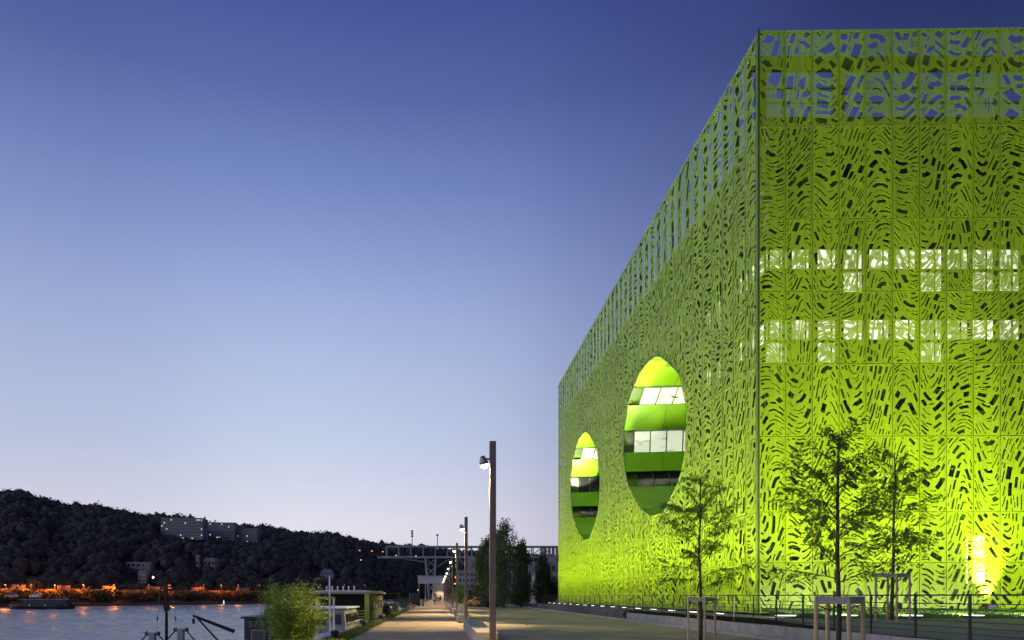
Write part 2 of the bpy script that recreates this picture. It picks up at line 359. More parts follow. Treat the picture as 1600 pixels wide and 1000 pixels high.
def hill_at(px, py):
    for k in range(400):
        v = .02 + k * .98 / 399; q = hill_pt(px, v)
        if proj(q)[1] <= py: return q
    return hill_pt(px, 1)
CLEAR = [(196, 238, 912), (196, 236, 891), (300, 342, 888), (488, 530, 902), (248, 316, 840), (314, 367, 843), (364, 404, 847)]
HY = {c[2]: hill_at((c[0] + c[1]) / 2, c[2] - 2).y for c in CLEAR}
def blocked(p, r):
    x, y = proj(p); rp_ = r * FPX / p.y; top = y - rp_ * 1.9
    for a, b, base in CLEAR:
        if a - rp_ < x < b + rp_ and y > base - 36 and top < base - 2 - 3 * math.sin(x * .7) and y < base + 26 and p.y < HY[base] + 3: return True
    return False
def crowns(n, fu, fv, size, per, ls, cores=None, core=False):
    out = []; LL = []
    for _ in range(n):
        u = fu(); v = fv(); p = hill_pt(u, v); r = size * random.uniform(.55, 1.4) * (p.y / 500) ** .35
        if v > .8: r *= .62
        if core and blocked(p, r):
            r *= .42
            if blocked(p, r): continue
        k = per; d = RNG.normal(size=(k, 3)); d /= np.linalg.norm(d, axis=1)[:, None]; rad = (RNG.random(k) ** (.45 if not core else .22))[:, None]
        hz = random.uniform(.8, 1.3); q = d * rad * np.array([r, r, r * hz]) + np.array([p.x, p.y, p.z + r * .75]); out.append(q); LL.append(np.full(k, r * ls) * (.5 + RNG.random(k)))
        if cores is not None: cores.append((p.x, p.y, p.z + r * .7, r * .86, r * hz * .86))
    return np.concatenate(out), np.concatenate(LL)
CORES = []
P1, L1 = crowns(6500, lambda: random.uniform(-240, 960), lambda: .1 + .9 * random.random(), 3.9, 50, .27, CORES, True)
P2, L2 = crowns(420, lambda: random.uniform(-200, 760), lambda: random.uniform(.985, 1.005), 4.2, 66, .24, CORES, True)
P1 = np.concatenate([P1, P2]); L1 = np.concatenate([L1, L2])
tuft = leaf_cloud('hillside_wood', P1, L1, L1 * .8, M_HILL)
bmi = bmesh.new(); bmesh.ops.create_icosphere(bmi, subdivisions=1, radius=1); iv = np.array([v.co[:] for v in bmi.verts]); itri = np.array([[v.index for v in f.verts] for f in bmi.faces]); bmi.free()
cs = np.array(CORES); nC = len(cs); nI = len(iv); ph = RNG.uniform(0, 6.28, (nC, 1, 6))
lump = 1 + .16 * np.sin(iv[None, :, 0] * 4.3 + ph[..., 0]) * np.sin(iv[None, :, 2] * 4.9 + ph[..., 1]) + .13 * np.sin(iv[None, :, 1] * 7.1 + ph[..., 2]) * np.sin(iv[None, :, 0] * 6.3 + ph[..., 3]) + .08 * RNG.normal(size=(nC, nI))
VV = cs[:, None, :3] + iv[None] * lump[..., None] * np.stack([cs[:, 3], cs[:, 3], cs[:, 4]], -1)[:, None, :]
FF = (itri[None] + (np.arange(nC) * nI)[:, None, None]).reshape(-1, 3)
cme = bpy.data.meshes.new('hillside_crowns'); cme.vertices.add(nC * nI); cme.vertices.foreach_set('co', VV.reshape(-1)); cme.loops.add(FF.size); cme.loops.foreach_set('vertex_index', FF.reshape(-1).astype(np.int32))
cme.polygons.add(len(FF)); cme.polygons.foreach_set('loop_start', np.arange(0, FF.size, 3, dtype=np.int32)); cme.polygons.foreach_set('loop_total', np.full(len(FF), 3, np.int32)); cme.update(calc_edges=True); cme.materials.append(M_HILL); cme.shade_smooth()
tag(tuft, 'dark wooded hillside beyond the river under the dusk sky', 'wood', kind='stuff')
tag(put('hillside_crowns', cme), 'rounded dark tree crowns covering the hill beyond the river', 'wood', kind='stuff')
P3, L3 = crowns(620, lambda: random.uniform(-120, 690), lambda: random.choice((random.uniform(.006, .018), random.uniform(.012, .03))), 2.1, 80, .30)
tag(leaf_cloud('riverbank_bushes', P3, L3, L3 * .7, M_BANKL), 'low bushes along the far riverbank lit orange by street lamps', 'bushes', kind='stuff')
P4, L4 = crowns(120, lambda: random.uniform(-120, 690), lambda: random.uniform(.035, .07), 3.6, 90, .36)
P5_, L5_ = crowns(95, lambda: random.uniform(-120, 690), lambda: random.uniform(.007, .016), 3.0, 110, .26); P4 = np.concatenate([P4, P5_]); L4 = np.concatenate([L4, L5_])
tag(leaf_cloud('riverbank_trees', P4, L4, L4 * .7, M_BANKL), 'small trees behind the far riverbank glowing dull orange', 'trees', kind='stuff')

# ================================================================== THE LIME BUILDING
CX, CY = 15.5, 33.0; FW, LW = 1.28, 1.42; NF, NL = 16, 39
LV = [29.04, 24.4, 19.9, 16.4, 12.9, 9.4, 5.75, 3.3, .85]
TILT = -.0155
bld = thing('office_building', 'lime green office block wrapped in perforated metal with two cone shaped openings', 'building', (CX, CY, .8))
def bput(name, me, loc, rz=0, scale=None, parent=None):
    return put(name, me, parent or bld, (loc[0] - CX, loc[1] - CY, loc[2] - .8), 0, rz, scale)

# flow field: wood-grain isolines, 12 columns then repeating
NCOL = 12
latN = 12
lat = RNG.uniform(-1, 1, (latN, 26))
def smooth(t): return t * t * (3 - 2 * t)
def Afield(U, V):
    x = (U / (NCOL * FW)) * latN + .5; y = V / 4.0
    xi = np.floor(x).astype(int); yi = np.floor(y).astype(int); fx = smooth(x - xi); fy = smooth(y - yi)
    g = lambda a, b: lat[a % latN, np.clip(b, 0, 25)]
    return (g(xi, yi) * (1 - fx) + g(xi + 1, yi) * fx) * (1 - fy) + (g(xi, yi + 1) * (1 - fx) + g(xi + 1, yi + 1) * fx) * fy
def angle_grid(col, row, w, h, res=.02):
    nx, ny = int(w / res) + 1, int(h / res) + 1
    U, V = np.meshgrid(col * FW + np.arange(nx) * res, LV[row + 1] + np.arange(ny) * res, indexing='ij'); e = .02
    phi = lambda u, v: .55 * v - .38 * u + 1.2 * Afield(u, v) + .42 * np.sin(2 * np.pi * u / (NCOL * FW) * 5 + v * .2)
    gx = (phi(U + e, V) - phi(U - e, V)) / (2 * e); gy = (phi(U, V + e) - phi(U, V - e)) / (2 * e)
    return np.arctan2(-gx, gy)      # direction along the grain
def simple(p):
    n = len(p)
    cr = lambda a, b, c: (b[0] - a[0]) * (c[1] - a[1]) - (b[1] - a[1]) * (c[0] - a[0])
    for i in range(n):
        a, b = p[i], p[(i + 1) % n]
        if abs(a[0] - b[0]) + abs(a[1] - b[1]) < .004: return False
        for j in range(i + 2, n):
            if i == 0 and j == n - 1: continue
            c, d = p[j], p[(j + 1) % n]
            if cr(a, b, c) * cr(a, b, d) <= 0 and cr(c, d, a) * cr(c, d, b) <= 0: return False
    return True
def design(col, row, coarse=False):
    w, h = FW, LV[row] - LV[row + 1]; res = .02; rnd = random.Random(col * 31 + row * 977 + 5000 * coarse)
    A = angle_grid(col, row, w, h); nx, ny = A.shape; occ = np.zeros((nx, ny), bool); mg = .035; holes = []
    def grow(x, y, L, wd, gap):
        st = .035; ptsF = [(x, y)]; ptsB = []
        for sgn, lst in ((1, ptsF), (-1, ptsB)):
            px, py = x, y; dist = 0
            while dist < L / 2:
                a = A[min(nx - 1, max(0, int(px / res))), min(ny - 1, max(0, int(py / res)))]
                px += sgn * st * math.cos(a); py += sgn * st * math.sin(a); dist += st
                if not (mg + wd / 2 < px < w - mg - wd / 2 and mg + wd / 2 < py < h - mg - wd / 2): break
                lst.append((px, py))
        line = ptsB[::-1] + ptsF
        if len(line) < 3: return None
        line = np.array(line); d = np.gradient(line, axis=0); d /= np.linalg.norm(d, axis=1)[:, None] + 1e-9; nrm = np.c_[-d[:, 1], d[:, 0]]
        sk = rnd.uniform(-.35, .35) * wd
        offs = np.arange(-wd / 2, wd / 2 + .012, .016)
        S = (line[:, None, :] + nrm[:, None, :] * offs[None, :, None]).reshape(-1, 2)
        I = np.clip((S / res).astype(int), 0, [nx - 1, ny - 1])
        if occ[I[:, 0], I[:, 1]].any(): return None
        ext = np.concatenate([line[:1] - d[:1] * gap, line, line[-1:] + d[-1:] * gap]); n2 = np.concatenate([nrm[:1], nrm, nrm[-1:]])
        offs = np.arange(-wd / 2 - gap, wd / 2 + gap + .01, .016)
        S = (ext[:, None, :] + n2[:, None, :] * offs[None, :, None]).reshape(-1, 2); I = np.clip((S / res).astype(int), 0, [nx - 1, ny - 1]); occ[I[:, 0], I[:, 1]] = True
        keep = [0, len(line) // 2, len(line) - 1] if len(line) < 9 else [0, len(line) // 3, 2 * len(line) // 3, len(line) - 1]
        lp = line[keep]; ln = nrm[keep]; ld = d[keep]
        top = lp + ln * wd / 2; bot = lp - ln * wd / 2; top[0] += ld[0] * sk; bot[-1] -= ld[-1] * sk
        poly = np.concatenate([bot, top[::-1]]); poly[:, 0] = np.clip(poly[:, 0], mg, w - mg); poly[:, 1] = np.clip(poly[:, 1], mg, h - mg)
        if not simple(poly): return None
        return poly
    bigN = {0: 330, 7: 12, 6: 14}.get(row, 0)
    for _ in range(bigN):
        p = grow(rnd.uniform(0, w), rnd.uniform(0, h), rnd.uniform(.35, 1.5) if row == 0 else rnd.uniform(.3, .8), rnd.uniform(.14, .5) if row == 0 else rnd.uniform(.1, .26), .045)
        if p is not None: holes.append(p)
    if 0 < row < 6:
        if coarse:
            for _ in range(26):
                p = grow(rnd.uniform(0, w), rnd.uniform(0, h), rnd.uniform(.35, .8), rnd.uniform(.12, .24), .05)
                if p is not None: holes.append(p)
        for _ in range(9 if rnd.random() < .8 else 3):
            p = grow(rnd.uniform(0, w), h * rnd.uniform(.36, .60), rnd.uniform(.34, .72), rnd.uniform(.14, .27), .05)
            if p is not None: holes.append(p)
        for _ in range(6):
            p = grow(rnd.uniform(0, w), rnd.uniform(0, h), rnd.uniform(.3, .6), rnd.uniform(.1, .24), .05)
            if p is not None: holes.append(p)
    N = 500 if coarse else 820 if row < 6 else 300
    for k in range(N):
        if row == 0 and rnd.random() < .35: continue
        p = grow(rnd.uniform(0, w), rnd.uniform(0, h), rnd.uniform(.25, .7), rnd.choice((.07, .085, .1, .13)), .04) if coarse else grow(rnd.uniform(0, w), rnd.uniform(0, h), rnd.choice((.28, .45, .65, .95)), rnd.choice((.045, .055, .065, .08, .1)), .036)
        if p is not None: holes.append(p)
    return holes
def panel_mesh(name, w, h, holes, extra=(), th=.02, tries=0, m=None):
    g = .016; V = [Vector((g, g)), Vector((w - g, g)), Vector((w - g, h - g)), Vector((g, h - g))]; F = [[0, 1, 2, 3]]
    for p in list(holes) + list(extra):
        i = len(V); V += [Vector((float(a), float(b))) for a, b in p]; F.append(list(range(i, i + len(p))))
    v, e, f, ov, oe, of = delaunay_2d_cdt(V, [], F, 0, 1e-5, True)
    tri = [t for t, o in zip(f, of) if 0 in o and len(o) == 1]
    area = sum(abs((v[t[1]] - v[t[0]]).cross(v[t[2]] - v[t[0]])) / 2 for t in tri)
    shoe = lambda p: abs(sum(p[i][0] * p[(i + 1) % len(p)][1] - p[(i + 1) % len(p)][0] * p[i][1] for i in range(len(p)))) / 2
    want = (w - 2 * g) * (h - 2 * g) - sum(shoe(p) for p in holes)
    if not extra and abs(area - want) > .035 * w * h and len(holes) > 3:       # a degenerate cut: nudge the outlines and cut again
        both = {max(o) - 1 for o in of if len([q for q in o if q > 0]) > 1}
        hs = [p for k, p in enumerate(holes) if k not in both] if both and tries % 2 == 0 else list(holes)
        if tries > 14: hs = hs[:-1]
        return panel_mesh(name, w, h, [np.asarray(p) + RNG.uniform(-.0006, .0006, np.shape(p)) for p in hs], extra, th, tries + 1, m)
    if not tri: return None
    idx = sorted({k for a in tri for k in a}); mapi = {k: i for i, k in enumerate(idx)}
    v = [v[k] for k in idx]; tri = [[mapi[k] for k in a] for a in tri]
    n = len(v); used = {}
    for a in tri:
        for k in range(len(a)):
            x, y = a[k], a[(k + 1) % len(a)]; used[(x, y)] = used.get((x, y), 0) + 1
    VV = [(p.x, 0, p.y) for p in v] + [(p.x, th, p.y) for p in v]
    FF = [tuple(a) for a in tri] + [tuple(n + k for k in reversed(a)) for a in tri]
    for (x, y) in used:
        if (y, x) not in used: FF.append((y, x, n + x, n + y))
    me = bpy.data.meshes.new(name); me.from_pydata(VV, [], FF); me.materials.append(m or M_PANEL); return me
DES = {}; PM = {}
for c in range(NCOL):
    for r in range(8):
        DES[c, r] = design(c, r); PM[c, r] = panel_mesh('panel', FW, LV[r] - LV[r + 1], DES[c, r], (), .02, 0, M_OPEN if r == 0 else None)
DEL = {}; PML = {}
for c in range(NCOL):
    for r in range(8):
        DEL[c, r] = design(c, r, True); PML[c, r] = panel_mesh('panel', FW, LV[r] - LV[r + 1], DEL[c, r], (), .008)

# outline of the two cone openings on the long face: (distance along, height)
EY1 = [(47.5, 18.3), (48.6, 18.75), (50.2, 19.0), (52.6, 18.9), (54.1, 18.3), (55.9, 17.3), (57, 15.5), (57.2, 13.7), (56.6, 12.0), (55.6, 10.6), (52.4, 8.4), (49.8, 7.5), (47, 7.45), (44.7, 8.7), (43.5, 9.65), (42.9, 10.8), (42.7, 12.3), (42.8, 13.7), (43.4, 14.9), (43.9, 15.9), (44.5, 16.4), (45.4, 16.95)]
EYES = [EY1, [(y + 22.9, z + .12) for y, z in EY1]]
def near_eye(y0, y1, z0, z1):
    for E in EYES:
        ys = [p[0] for p in E]; zs = [p[1] for p in E]
        if y1 > min(ys) - .05 and y0 < max(ys) + .05 and z1 > min(zs) - .05 and z0 < max(zs) + .05: return True
    return False
cols_left = 300
rest = MB()
count = 0
for c in range(NF):
    for r in range(8):
        if c > 11:      # beyond the picture's right edge: joined with the far ones
            i0 = len(rest.v)
            for v in PM[(c + 3) % NCOL, r].vertices:
                x, y = v.co.x + FW * c, v.co.y; rest.v.append((math.cos(TILT) * x - math.sin(TILT) * y, math.sin(TILT) * x + math.cos(TILT) * y, LV[r + 1] - .8 + v.co.z))
            for p in PM[(c + 3) % NCOL, r].polygons: rest.f.append(tuple(i0 + q for q in p.vertices))
            continue
        o = bput('panel', PM[(c + 3) % NCOL, r], (CX + math.cos(TILT) * FW * c, CY + math.sin(TILT) * FW * c, LV[r + 1]), TILT); count += 1
slots = []
for c in range(NL):
    for r in range(8):
        y1 = CY + LW * (c + 1); y0 = y1 - LW; h = LV[r] - LV[r + 1]; key = ((c * 5 + 7) % NCOL, r)
        me = PML[key]; sc = (LW / FW, 1, 1)
        if near_eye(y0, y1, LV[r + 1], LV[r]):
            ex = [[(y1 - py, pz - LV[r + 1]) for py, pz in E] for E in EYES]
            hs = [np.c_[p[:, 0] * LW / FW, p[:, 1]] for p in DEL[key]]
            me = panel_mesh('panel', LW, h, hs, ex, .008); sc = None
            if me is None: continue
        slots.append((c, r, y1, me, sc))
JIT = R(.5)
for c, r, y1, me, sc in slots:
    if count < 300:
        bput('panel', me, (CX, y1, LV[r + 1]), R(-90) - JIT, sc); count += 1
    else:
        cr, sr = math.cos(R(-90) - JIT), math.sin(R(-90) - JIT); i0 = len(rest.v); k = sc[0] if sc else 1
        for v in me.vertices:
            x, y, z = v.co.x * k, v.co.y, v.co.z; rest.v.append((x * cr - y * sr, y1 - CY + x * sr + y * cr, LV[r + 1] - .8 + z))
        for p in me.polygons: rest.f.append(tuple(i0 + q for q in p.vertices))
me = bpy.data.meshes.new('far_panels'); me.from_pydata(rest.v, [], rest.f); me.materials.append(M_PANEL)
o = put('far_panels', me, bld); o['kind'] = 'stuff'
YEND = CY + LW * NL
# vertical fins and horizontal rails carrying the panels
fin = MB().box((0, .16, 14.1), (.06, .24, 28.2)).mesh('fin', M_FIN)
for c in range(NF + 1): bput('fin', fin, (CX + FW * c, CY + math.sin(TILT) * FW * c + .03, .85), TILT)
finE = MB().box((.12, 0, 14.0), (.2, .06, 28.19)).mesh('fin', M_FIN)
def fin_ok(y): return [(0, 99)] 
for c in range(1, NL + 1):
    y = CY + LW * c; segs = [(.85, 29.0)]
    for E in EYES:
        zz = []
        for k in range(len(E)):
            (ya, za), (yb, zb) = E[k], E[(k + 1) % len(E)]
            if (ya - y) * (yb - y) < 0: zz.append(za + (zb - za) * (y - ya) / (yb - ya))
        if len(zz) >= 2: segs = [(.85, min(zz)), (max(zz), 29.0)]
    for a, b in segs:
        bput('fin', MB().box((.14, 0, (b - a) / 2), (.2, .06, b - a)).mesh('fin', M_FIN), (CX + .04, y, a))
rl = MB().box((FW * NF / 2, .16, 0), (FW * NF, .1, .05)).mesh('rail', M_FIN)
for z in LV[:-1]: bput('rail', rl, (CX, CY + .04, z), TILT)
for z in LV[:-1]:
    segs = [(CY, YEND)]; zq = z + 1e-4
    for E in EYES:
        yy = []
        for k in range(len(E)):
            (ya, za), (yb, zb) = E[k], E[(k + 1) % len(E)]
            if (za - zq) * (zb - zq) < 0: yy.append(ya + (yb - ya) * (zq - za) / (zb - za))
        if len(yy) >= 2: a, b = segs.pop(); segs += [(a, min(yy)), (max(yy), b)]
    for a, b in segs: bput('rail', MB().box((.17, (b - a) / 2, 0), (.12, b - a, .05)).mesh('rail', M_FIN), (CX + .04, a, z))
# corner post
bput('corner_post', MB().box((0, 0, 14.1), (.06, .06, 28.3)).mesh('corner_post', mat('dark_corner_metal', (.04, .07, .01), .9, spec=.1)), (CX - .02, CY - .02, .85))

# inner walls
IW = .95; TOP = 25.0; XE = 35.9
def cut_wall(y0, y1, z0, z1, x):
    V = [Vector((y0, z0)), Vector((y1, z0)), Vector((y1, z1)), Vector((y0, z1))]; F = [[0, 1, 2, 3]]
    for E in EYES:
        i = len(V); cy = sum(p[0] for p in E) / len(E); V += [Vector((cy + (p[0] - cy) * .99, p[1])) for p in E]; F.append(list(range(i, i + len(E))))
    v, e, f, ov, oe, of = delaunay_2d_cdt(V, [], F, 0, 1e-5, True); m = MB()
    m.v = [(x, p.x, p.y) for p in v]; m.f = [tuple(t) for t, o in zip(f, of) if o == [0]]
    return m
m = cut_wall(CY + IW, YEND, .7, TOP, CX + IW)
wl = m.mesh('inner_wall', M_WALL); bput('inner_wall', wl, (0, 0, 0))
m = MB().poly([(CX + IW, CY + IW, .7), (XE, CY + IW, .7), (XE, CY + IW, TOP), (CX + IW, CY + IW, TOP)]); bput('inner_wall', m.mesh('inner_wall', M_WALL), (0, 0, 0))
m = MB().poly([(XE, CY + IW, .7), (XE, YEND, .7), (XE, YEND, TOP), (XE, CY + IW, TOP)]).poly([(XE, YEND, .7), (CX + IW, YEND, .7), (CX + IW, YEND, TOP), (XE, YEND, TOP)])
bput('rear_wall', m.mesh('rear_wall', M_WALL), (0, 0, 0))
bput('roof', MB().box(((CX + IW + XE) / 2, (CY + IW + YEND) / 2, TOP + .1), (XE - CX - IW - .02, YEND - CY - IW - .02, .2)).mesh('roof', M_CONC), (0, 0, 0))
bput('parapet', MB().box(((CX + IW + XE) / 2, CY + IW + .06, TOP + .32), (XE - CX - IW, .2, .35)).mesh('parapet', M_FIN), (0, 0, 0))
bput('parapet', MB().box((CX + IW + .06, (CY + YEND) / 2 + IW, TOP + .32), (.2, YEND - CY - IW, .35)).mesh('parapet', M_FIN), (0, 0, 0))
# roof terrace frame
for x in (CX + .7, CX + 4.6, CX + 4.6 + 12.8):
    bput('roof_column', MB().box((0, 0, 1.7), (.42, .42, 3.4)).mesh('roof_column', M_FIN), (x, CY + 1.35, TOP + .2))
bput('roof_beam', MB().box((10, 0, 0), (20.4, .35, .55)).mesh('roof_beam', M_FIN), (CX + .4, CY + 1.35, 28.45))
for z in (26.05, 26.75):
    bput('roof_rail', MB().box((10, 0, 0), (20, .06, .08)).mesh('roof_rail', M_FIN), (CX + .4, CY + .72, z))

# windows behind the screen: upper light and lower light
fu = MB()
for (c, d) in (((0, -.05, .52), (1.16, .1, .06)), ((0, -.05, -.52), (1.16, .1, .06)), ((-.55, -.05, 0), (.06, .1, .98)), ((.55, -.05, 0), (.06, .1, .98)), ((.18, -.05, 0), (.04, .09, .98))): fu.box(c, d)
F_ME = fu.mesh('window', M_FIN)
def lit_glass(name, es, sc_): return mat(name, (.5, .5, .4), .2, emit=(.95, 1.0, .66), es=es)
PLS = []
for k, es in enumerate((1.3, 1.05, 1.5, .85)):
    # room light painted into the pane: noise makes brighter and dimmer patches of glow
    m = lit_glass(f'painted_room_glow_{k}', es, 1); n = m.node_tree.nodes; l = m.node_tree.links; t = n.new('ShaderNodeTexCoord'); mp_ = n.new('ShaderNodeMapping'); mp_.inputs['Location'].default_value = (k * 3.1, k, k * .7); mp_.inputs['Scale'].default_value = (1.6, 1, 3.2)
    nz = n.new('ShaderNodeTexNoise'); nz.inputs['Scale'].default_value = 1.5; nz.inputs['Detail'].default_value = 3; rp_ = n.new('ShaderNodeValToRGB'); e = rp_.color_ramp.elements
    e[0].position = .40; e[0].color = (.26, .33, .09, 1); e[1].position = .54; e[1].color = (1, 1, .72, 1)
    l.new(t.outputs['Object'], mp_.inputs[0]); l.new(mp_.outputs[0], nz.inputs['Vector']); l.new(nz.outputs['Fac'], rp_.inputs[0]); l.new(rp_.outputs[0], n['Principled BSDF'].inputs['Emission Color'])
    PLS.append(MB().box((0, -.02, 0), (1.04, .02, .98)).mesh('pane', m))
PD = MB().box((0, -.02, 0), (1.04, .02, .98)).mesh('pane', M_DARKG)
rw = random.Random(3)
ROWS = [(22.9, 0), (18.4, 1), (14.9, 2), (11.4, 3), (7.5, 4), (3.6, 5)]
LOW = {1: (3, 6, 8, 9), 2: (0, 2, 6)}
for z, ri in ROWS:
    for c in range(NF):
        lit = ri in (1, 2)
        for dz, l2 in ((0, lit), (-1.13, lit and c in LOW.get(ri, ()))):
            if dz and not l2: continue
            w_ = bput('window', F_ME, (CX + IW + .32 + FW * c, CY + IW - .003, z + dz)); put('pane', rw.choice(PLS) if l2 else PD, w_)
    for c in range(0, 38):
        y = CY + IW + .5 + LW * c
        if near_eye(y - .6, y + .6, z - .6, z + .6): continue
        if ri == 0 and c % 2: continue
        if c > 26 and c % 2: continue
        l2 = (ri in (1, 2) and c < 7 and c != 3)
        w_ = bput('window', F_ME, (CX + IW - .003, y, z), R(-90)); put('pane', rw.choice(PLS) if l2 else PD, w_)

# ground floor doors and green columns behind the screen
for k, dx in enumerate((2.0, 4.4, 7.35, 8.9, 11.8)):
    d = bput('ground_door', MB().box((0, -.03, 1.05), (.55 if k != 2 else .4, .06, 2.4)).mesh('ground_door', M_DARK), (CX + dx, CY + IW - .004, .95))
for k in range(7):
    bput('ground_column', MB().tube([(0, 0, 0), (0, 0, 4.7)], .12, 12).mesh('ground_column', M_FIN, True), (CX + 1.3 + k * 2.56, CY + .6, .9))

# cone openings
DEP = 7.0
def cone(E, lits, label):
    cy = sum(p[0] for p in E) / len(E); base_z = E[7][1] - 13.7
    cuts = [17.3 + base_z, 18.3 + base_z, 13.7 + base_z, 15.5 + base_z, 10.6 + base_z, 12.0 + base_z]
    P = []
    for k in range(len(E)):
        a, b = E[k], E[(k + 1) % len(E)]; P.append(a); t = []
        for z in cuts:
            if (a[1] - z) * (b[1] - z) < -1e-9: t.append((z - a[1]) / (b[1] - a[1]))
        for s in sorted(t): P.append((a[0] + (b[0] - a[0]) * s, a[1] + (b[1] - a[1]) * s))
    def Q(p, d, out=0.):
        k = 1 - .10 * d / DEP; y = cy + (p[0] - cy) * k; s = 1 if p[0] > cy else -1
        return Vector((CX + .03 + d, y + s * out, p[1]))
    back = MB(); n = len(P)
    root = None; pieces = []; glass = []; mull = []
    for k in range(n):
        a, b = P[k], P[(k + 1) % n]; zm = (a[1] + b[1]) / 2
        wi = 0 if cuts[0] < zm < cuts[1] else 1 if cuts[2] < zm < cuts[3] else 2 if cuts[4] < zm < cuts[5] else None
        steep = abs(b[1] - a[1]) > .4 * abs(b[0] - a[0])
        if wi is None or not steep or (a[0] + b[0]) / 2 < cy:
            back.poly([Q(a, .02, .05) + Vector((0, 0, 0)), Q(b, .02, .05), Q(b, DEP, .05), Q(a, DEP, .05)])
            for d0, d1 in ((0, 3.1), (3.1, DEP)):
                A0, B0, B1, A1 = Q(a, d0), Q(b, d0), Q(b, d1), Q(a, d1)
                lo = (A0, A1, B1, B0) if a[1] < b[1] else (B0, B1, A1, A0)     # low left, low right, high right, high left
                pieces.append([lo[0], lo[1], lo[2]]); pieces.append([lo[0], lo[2], lo[3]])
        else:
            S = .55
            top, bot = (a, b) if a[1] > b[1] else (b, a)
            for p in (top, bot): back.poly([Q(p, 0), Q(p, DEP), Q(p, DEP, S), Q(p, 0, S)])
            back.poly([Q(a, 0, 0), Q(b, 0, 0), Q(b, 0, S + .05), Q(a, 0, S + .05)])
            back.poly([Q(a, 0, S + .04), Q(b, 0, S + .04), Q(b, DEP, S + .04), Q(a, DEP, S + .04)])
            d = .95
            while d < DEP - .3:
                e = min(d + 1.32, DEP)
                glass.append((wi, [Q(a, d + .05, S), Q(b, d + .05, S), Q(b, e - .05, S), Q(a, e - .05, S)])); mull.append((Q(a, e, S - .03), Q(b, e, S - .03))); d = e
            mull.append((Q(a, .93, S - .03), Q(b, .93, S - .03)))
    back.poly([Q(p, DEP) for p in P])
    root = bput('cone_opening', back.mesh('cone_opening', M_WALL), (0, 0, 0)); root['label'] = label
    off = root.matrix_basis
    for q in pieces:
        c = sum(q, Vector()) / len(q); nrm = (q[1] - q[0]).cross(q[2] - q[0]).normalized(); t = []
        for p in q:
            d = (c - p).normalized(); t.append(p + d * .03)
        ext = [p + Vector((0, (1 if c.y > cy else -1) * .035, 0)) if abs(nrm.y) > .35 else p + Vector((0, 0, .035 if c.z > 13 else -.035)) for p in t]
        mb = MB(); mb.v = [tuple(p) for p in t + ext]
        mb.f = [(0, 1, 2), (5, 4, 3), (0, 3, 4, 1), (1, 4, 5, 2), (2, 5, 3, 0)]
        put('lining_panel', mb.mesh('lining_panel', M_CONE), root)
    for wi, q in glass:
        g = MB().poly(q); put('pane', g.mesh('pane', M_LITW if lits[wi] else M_DARKG), root)
    for a, b in mull: put('mullion', MB().tube([a, b], .04, 6).mesh('mullion', M_FIN), root)
    rim = MB().tube([(CX - .0, p[0], p[1]) for p in E + [E[0]]], .022, 6); put('rim', rim.mesh('rim', M_FIN), root)
    return root
cone(EYES[0], (1, 1, 0), 'near cone shaped opening with two lit window bands')
cone(EYES[1], (1, 0, 0), 'far cone shaped opening with one lit window band')

# lamps in the openings (part of the building)
for k, E in enumerate(EYES):
    dy = 22.9 * k; dz = .12 * k
    spot('opening_lamp', (CX + .9, 48.5 + dy, 13.2 + dz), (CX + 2.4, 52.2 + dy, 19.2 + dz), 5200, 85, .6, (1, .92, .6))
    spot('opening_lamp', (CX + .5, 53.0 + dy, 14.6 + dz), (CX + 1.0, 57.0 + dy, 16.6 + dz), 420 if k == 0 else 3000, 60, .3, (1, .95, .75))
    point('opening_lamp', (CX + 3.0, 48.0 + dy, 13.0 + dz), 45, (1, 1, .8))

# uplights
def uplight(x, y, z, rz, label, heads, group, twin=False):
    u = thing('ground_uplight', label, 'uplight', (x, y, z), rz, group)
    MB().box((0, 0, .03), (.9, .22, .06)).build('housing', M_DARK, u)
    MB().box((0, 0, .075), (.8, .14, .03)).build('lens', M_UP, u)
    cr, sr = math.cos(rz), math.sin(rz)
    for tgt, p, ang, off in [(t_, p_ / n_, a_, o_) for t_, p_, a_ in heads for n_, o_ in ([(2, -.87), (2, .87)] if twin else [(1, 0)])]:
        d = Vector(tgt) - Vector((x, y, z)); dl = Vector((d.x * cr + d.y * sr, -d.x * sr + d.y * cr, d.z))
        spot('uplight_lamp', (off, 0, .12), dl + Vector((off, 0, 0)), p, ang, 1.0, (1, .96, .80), u, .2)
    return u
ORD = ['nearest', 'second', 'third', 'fourth', 'fifth', 'sixth', 'seventh', 'eighth', 'ninth', 'tenth', 'eleventh', 'twelfth', 'thirteenth', 'fourteenth', 'fifteenth', 'sixteenth']
for k in range(16):
    y = 34.4 + k * 3.5
    uplight(14.15, y, .74, R(90), f'{ORD[k]} glowing ground uplight from the building corner along the riverside facade',
            [((15.5, y, 3.2), 250, 140), ((15.5, y, 6.0), 2300, 64), ((15.5, y, 11), 9000, 46), ((15.5, y, 22), 7000, 26)], 'uplights in the paving beside the long facade', True)
for k in range(6):
    x = 14.55 + k * 2.65
    uplight(x, 28.6 + .1 * (k % 2), .80, 0, f'glowing ground uplight in the lawn, {ORD[k]} from the building corner', 
            [((x, 33, 3.0), 1100, 120), ((x, 33, 9), 2900, 90), ((x, 33, 16), 2300, 50), ((x, 33, 24), 600, 28)], 'uplights in the lawn before the short facade')
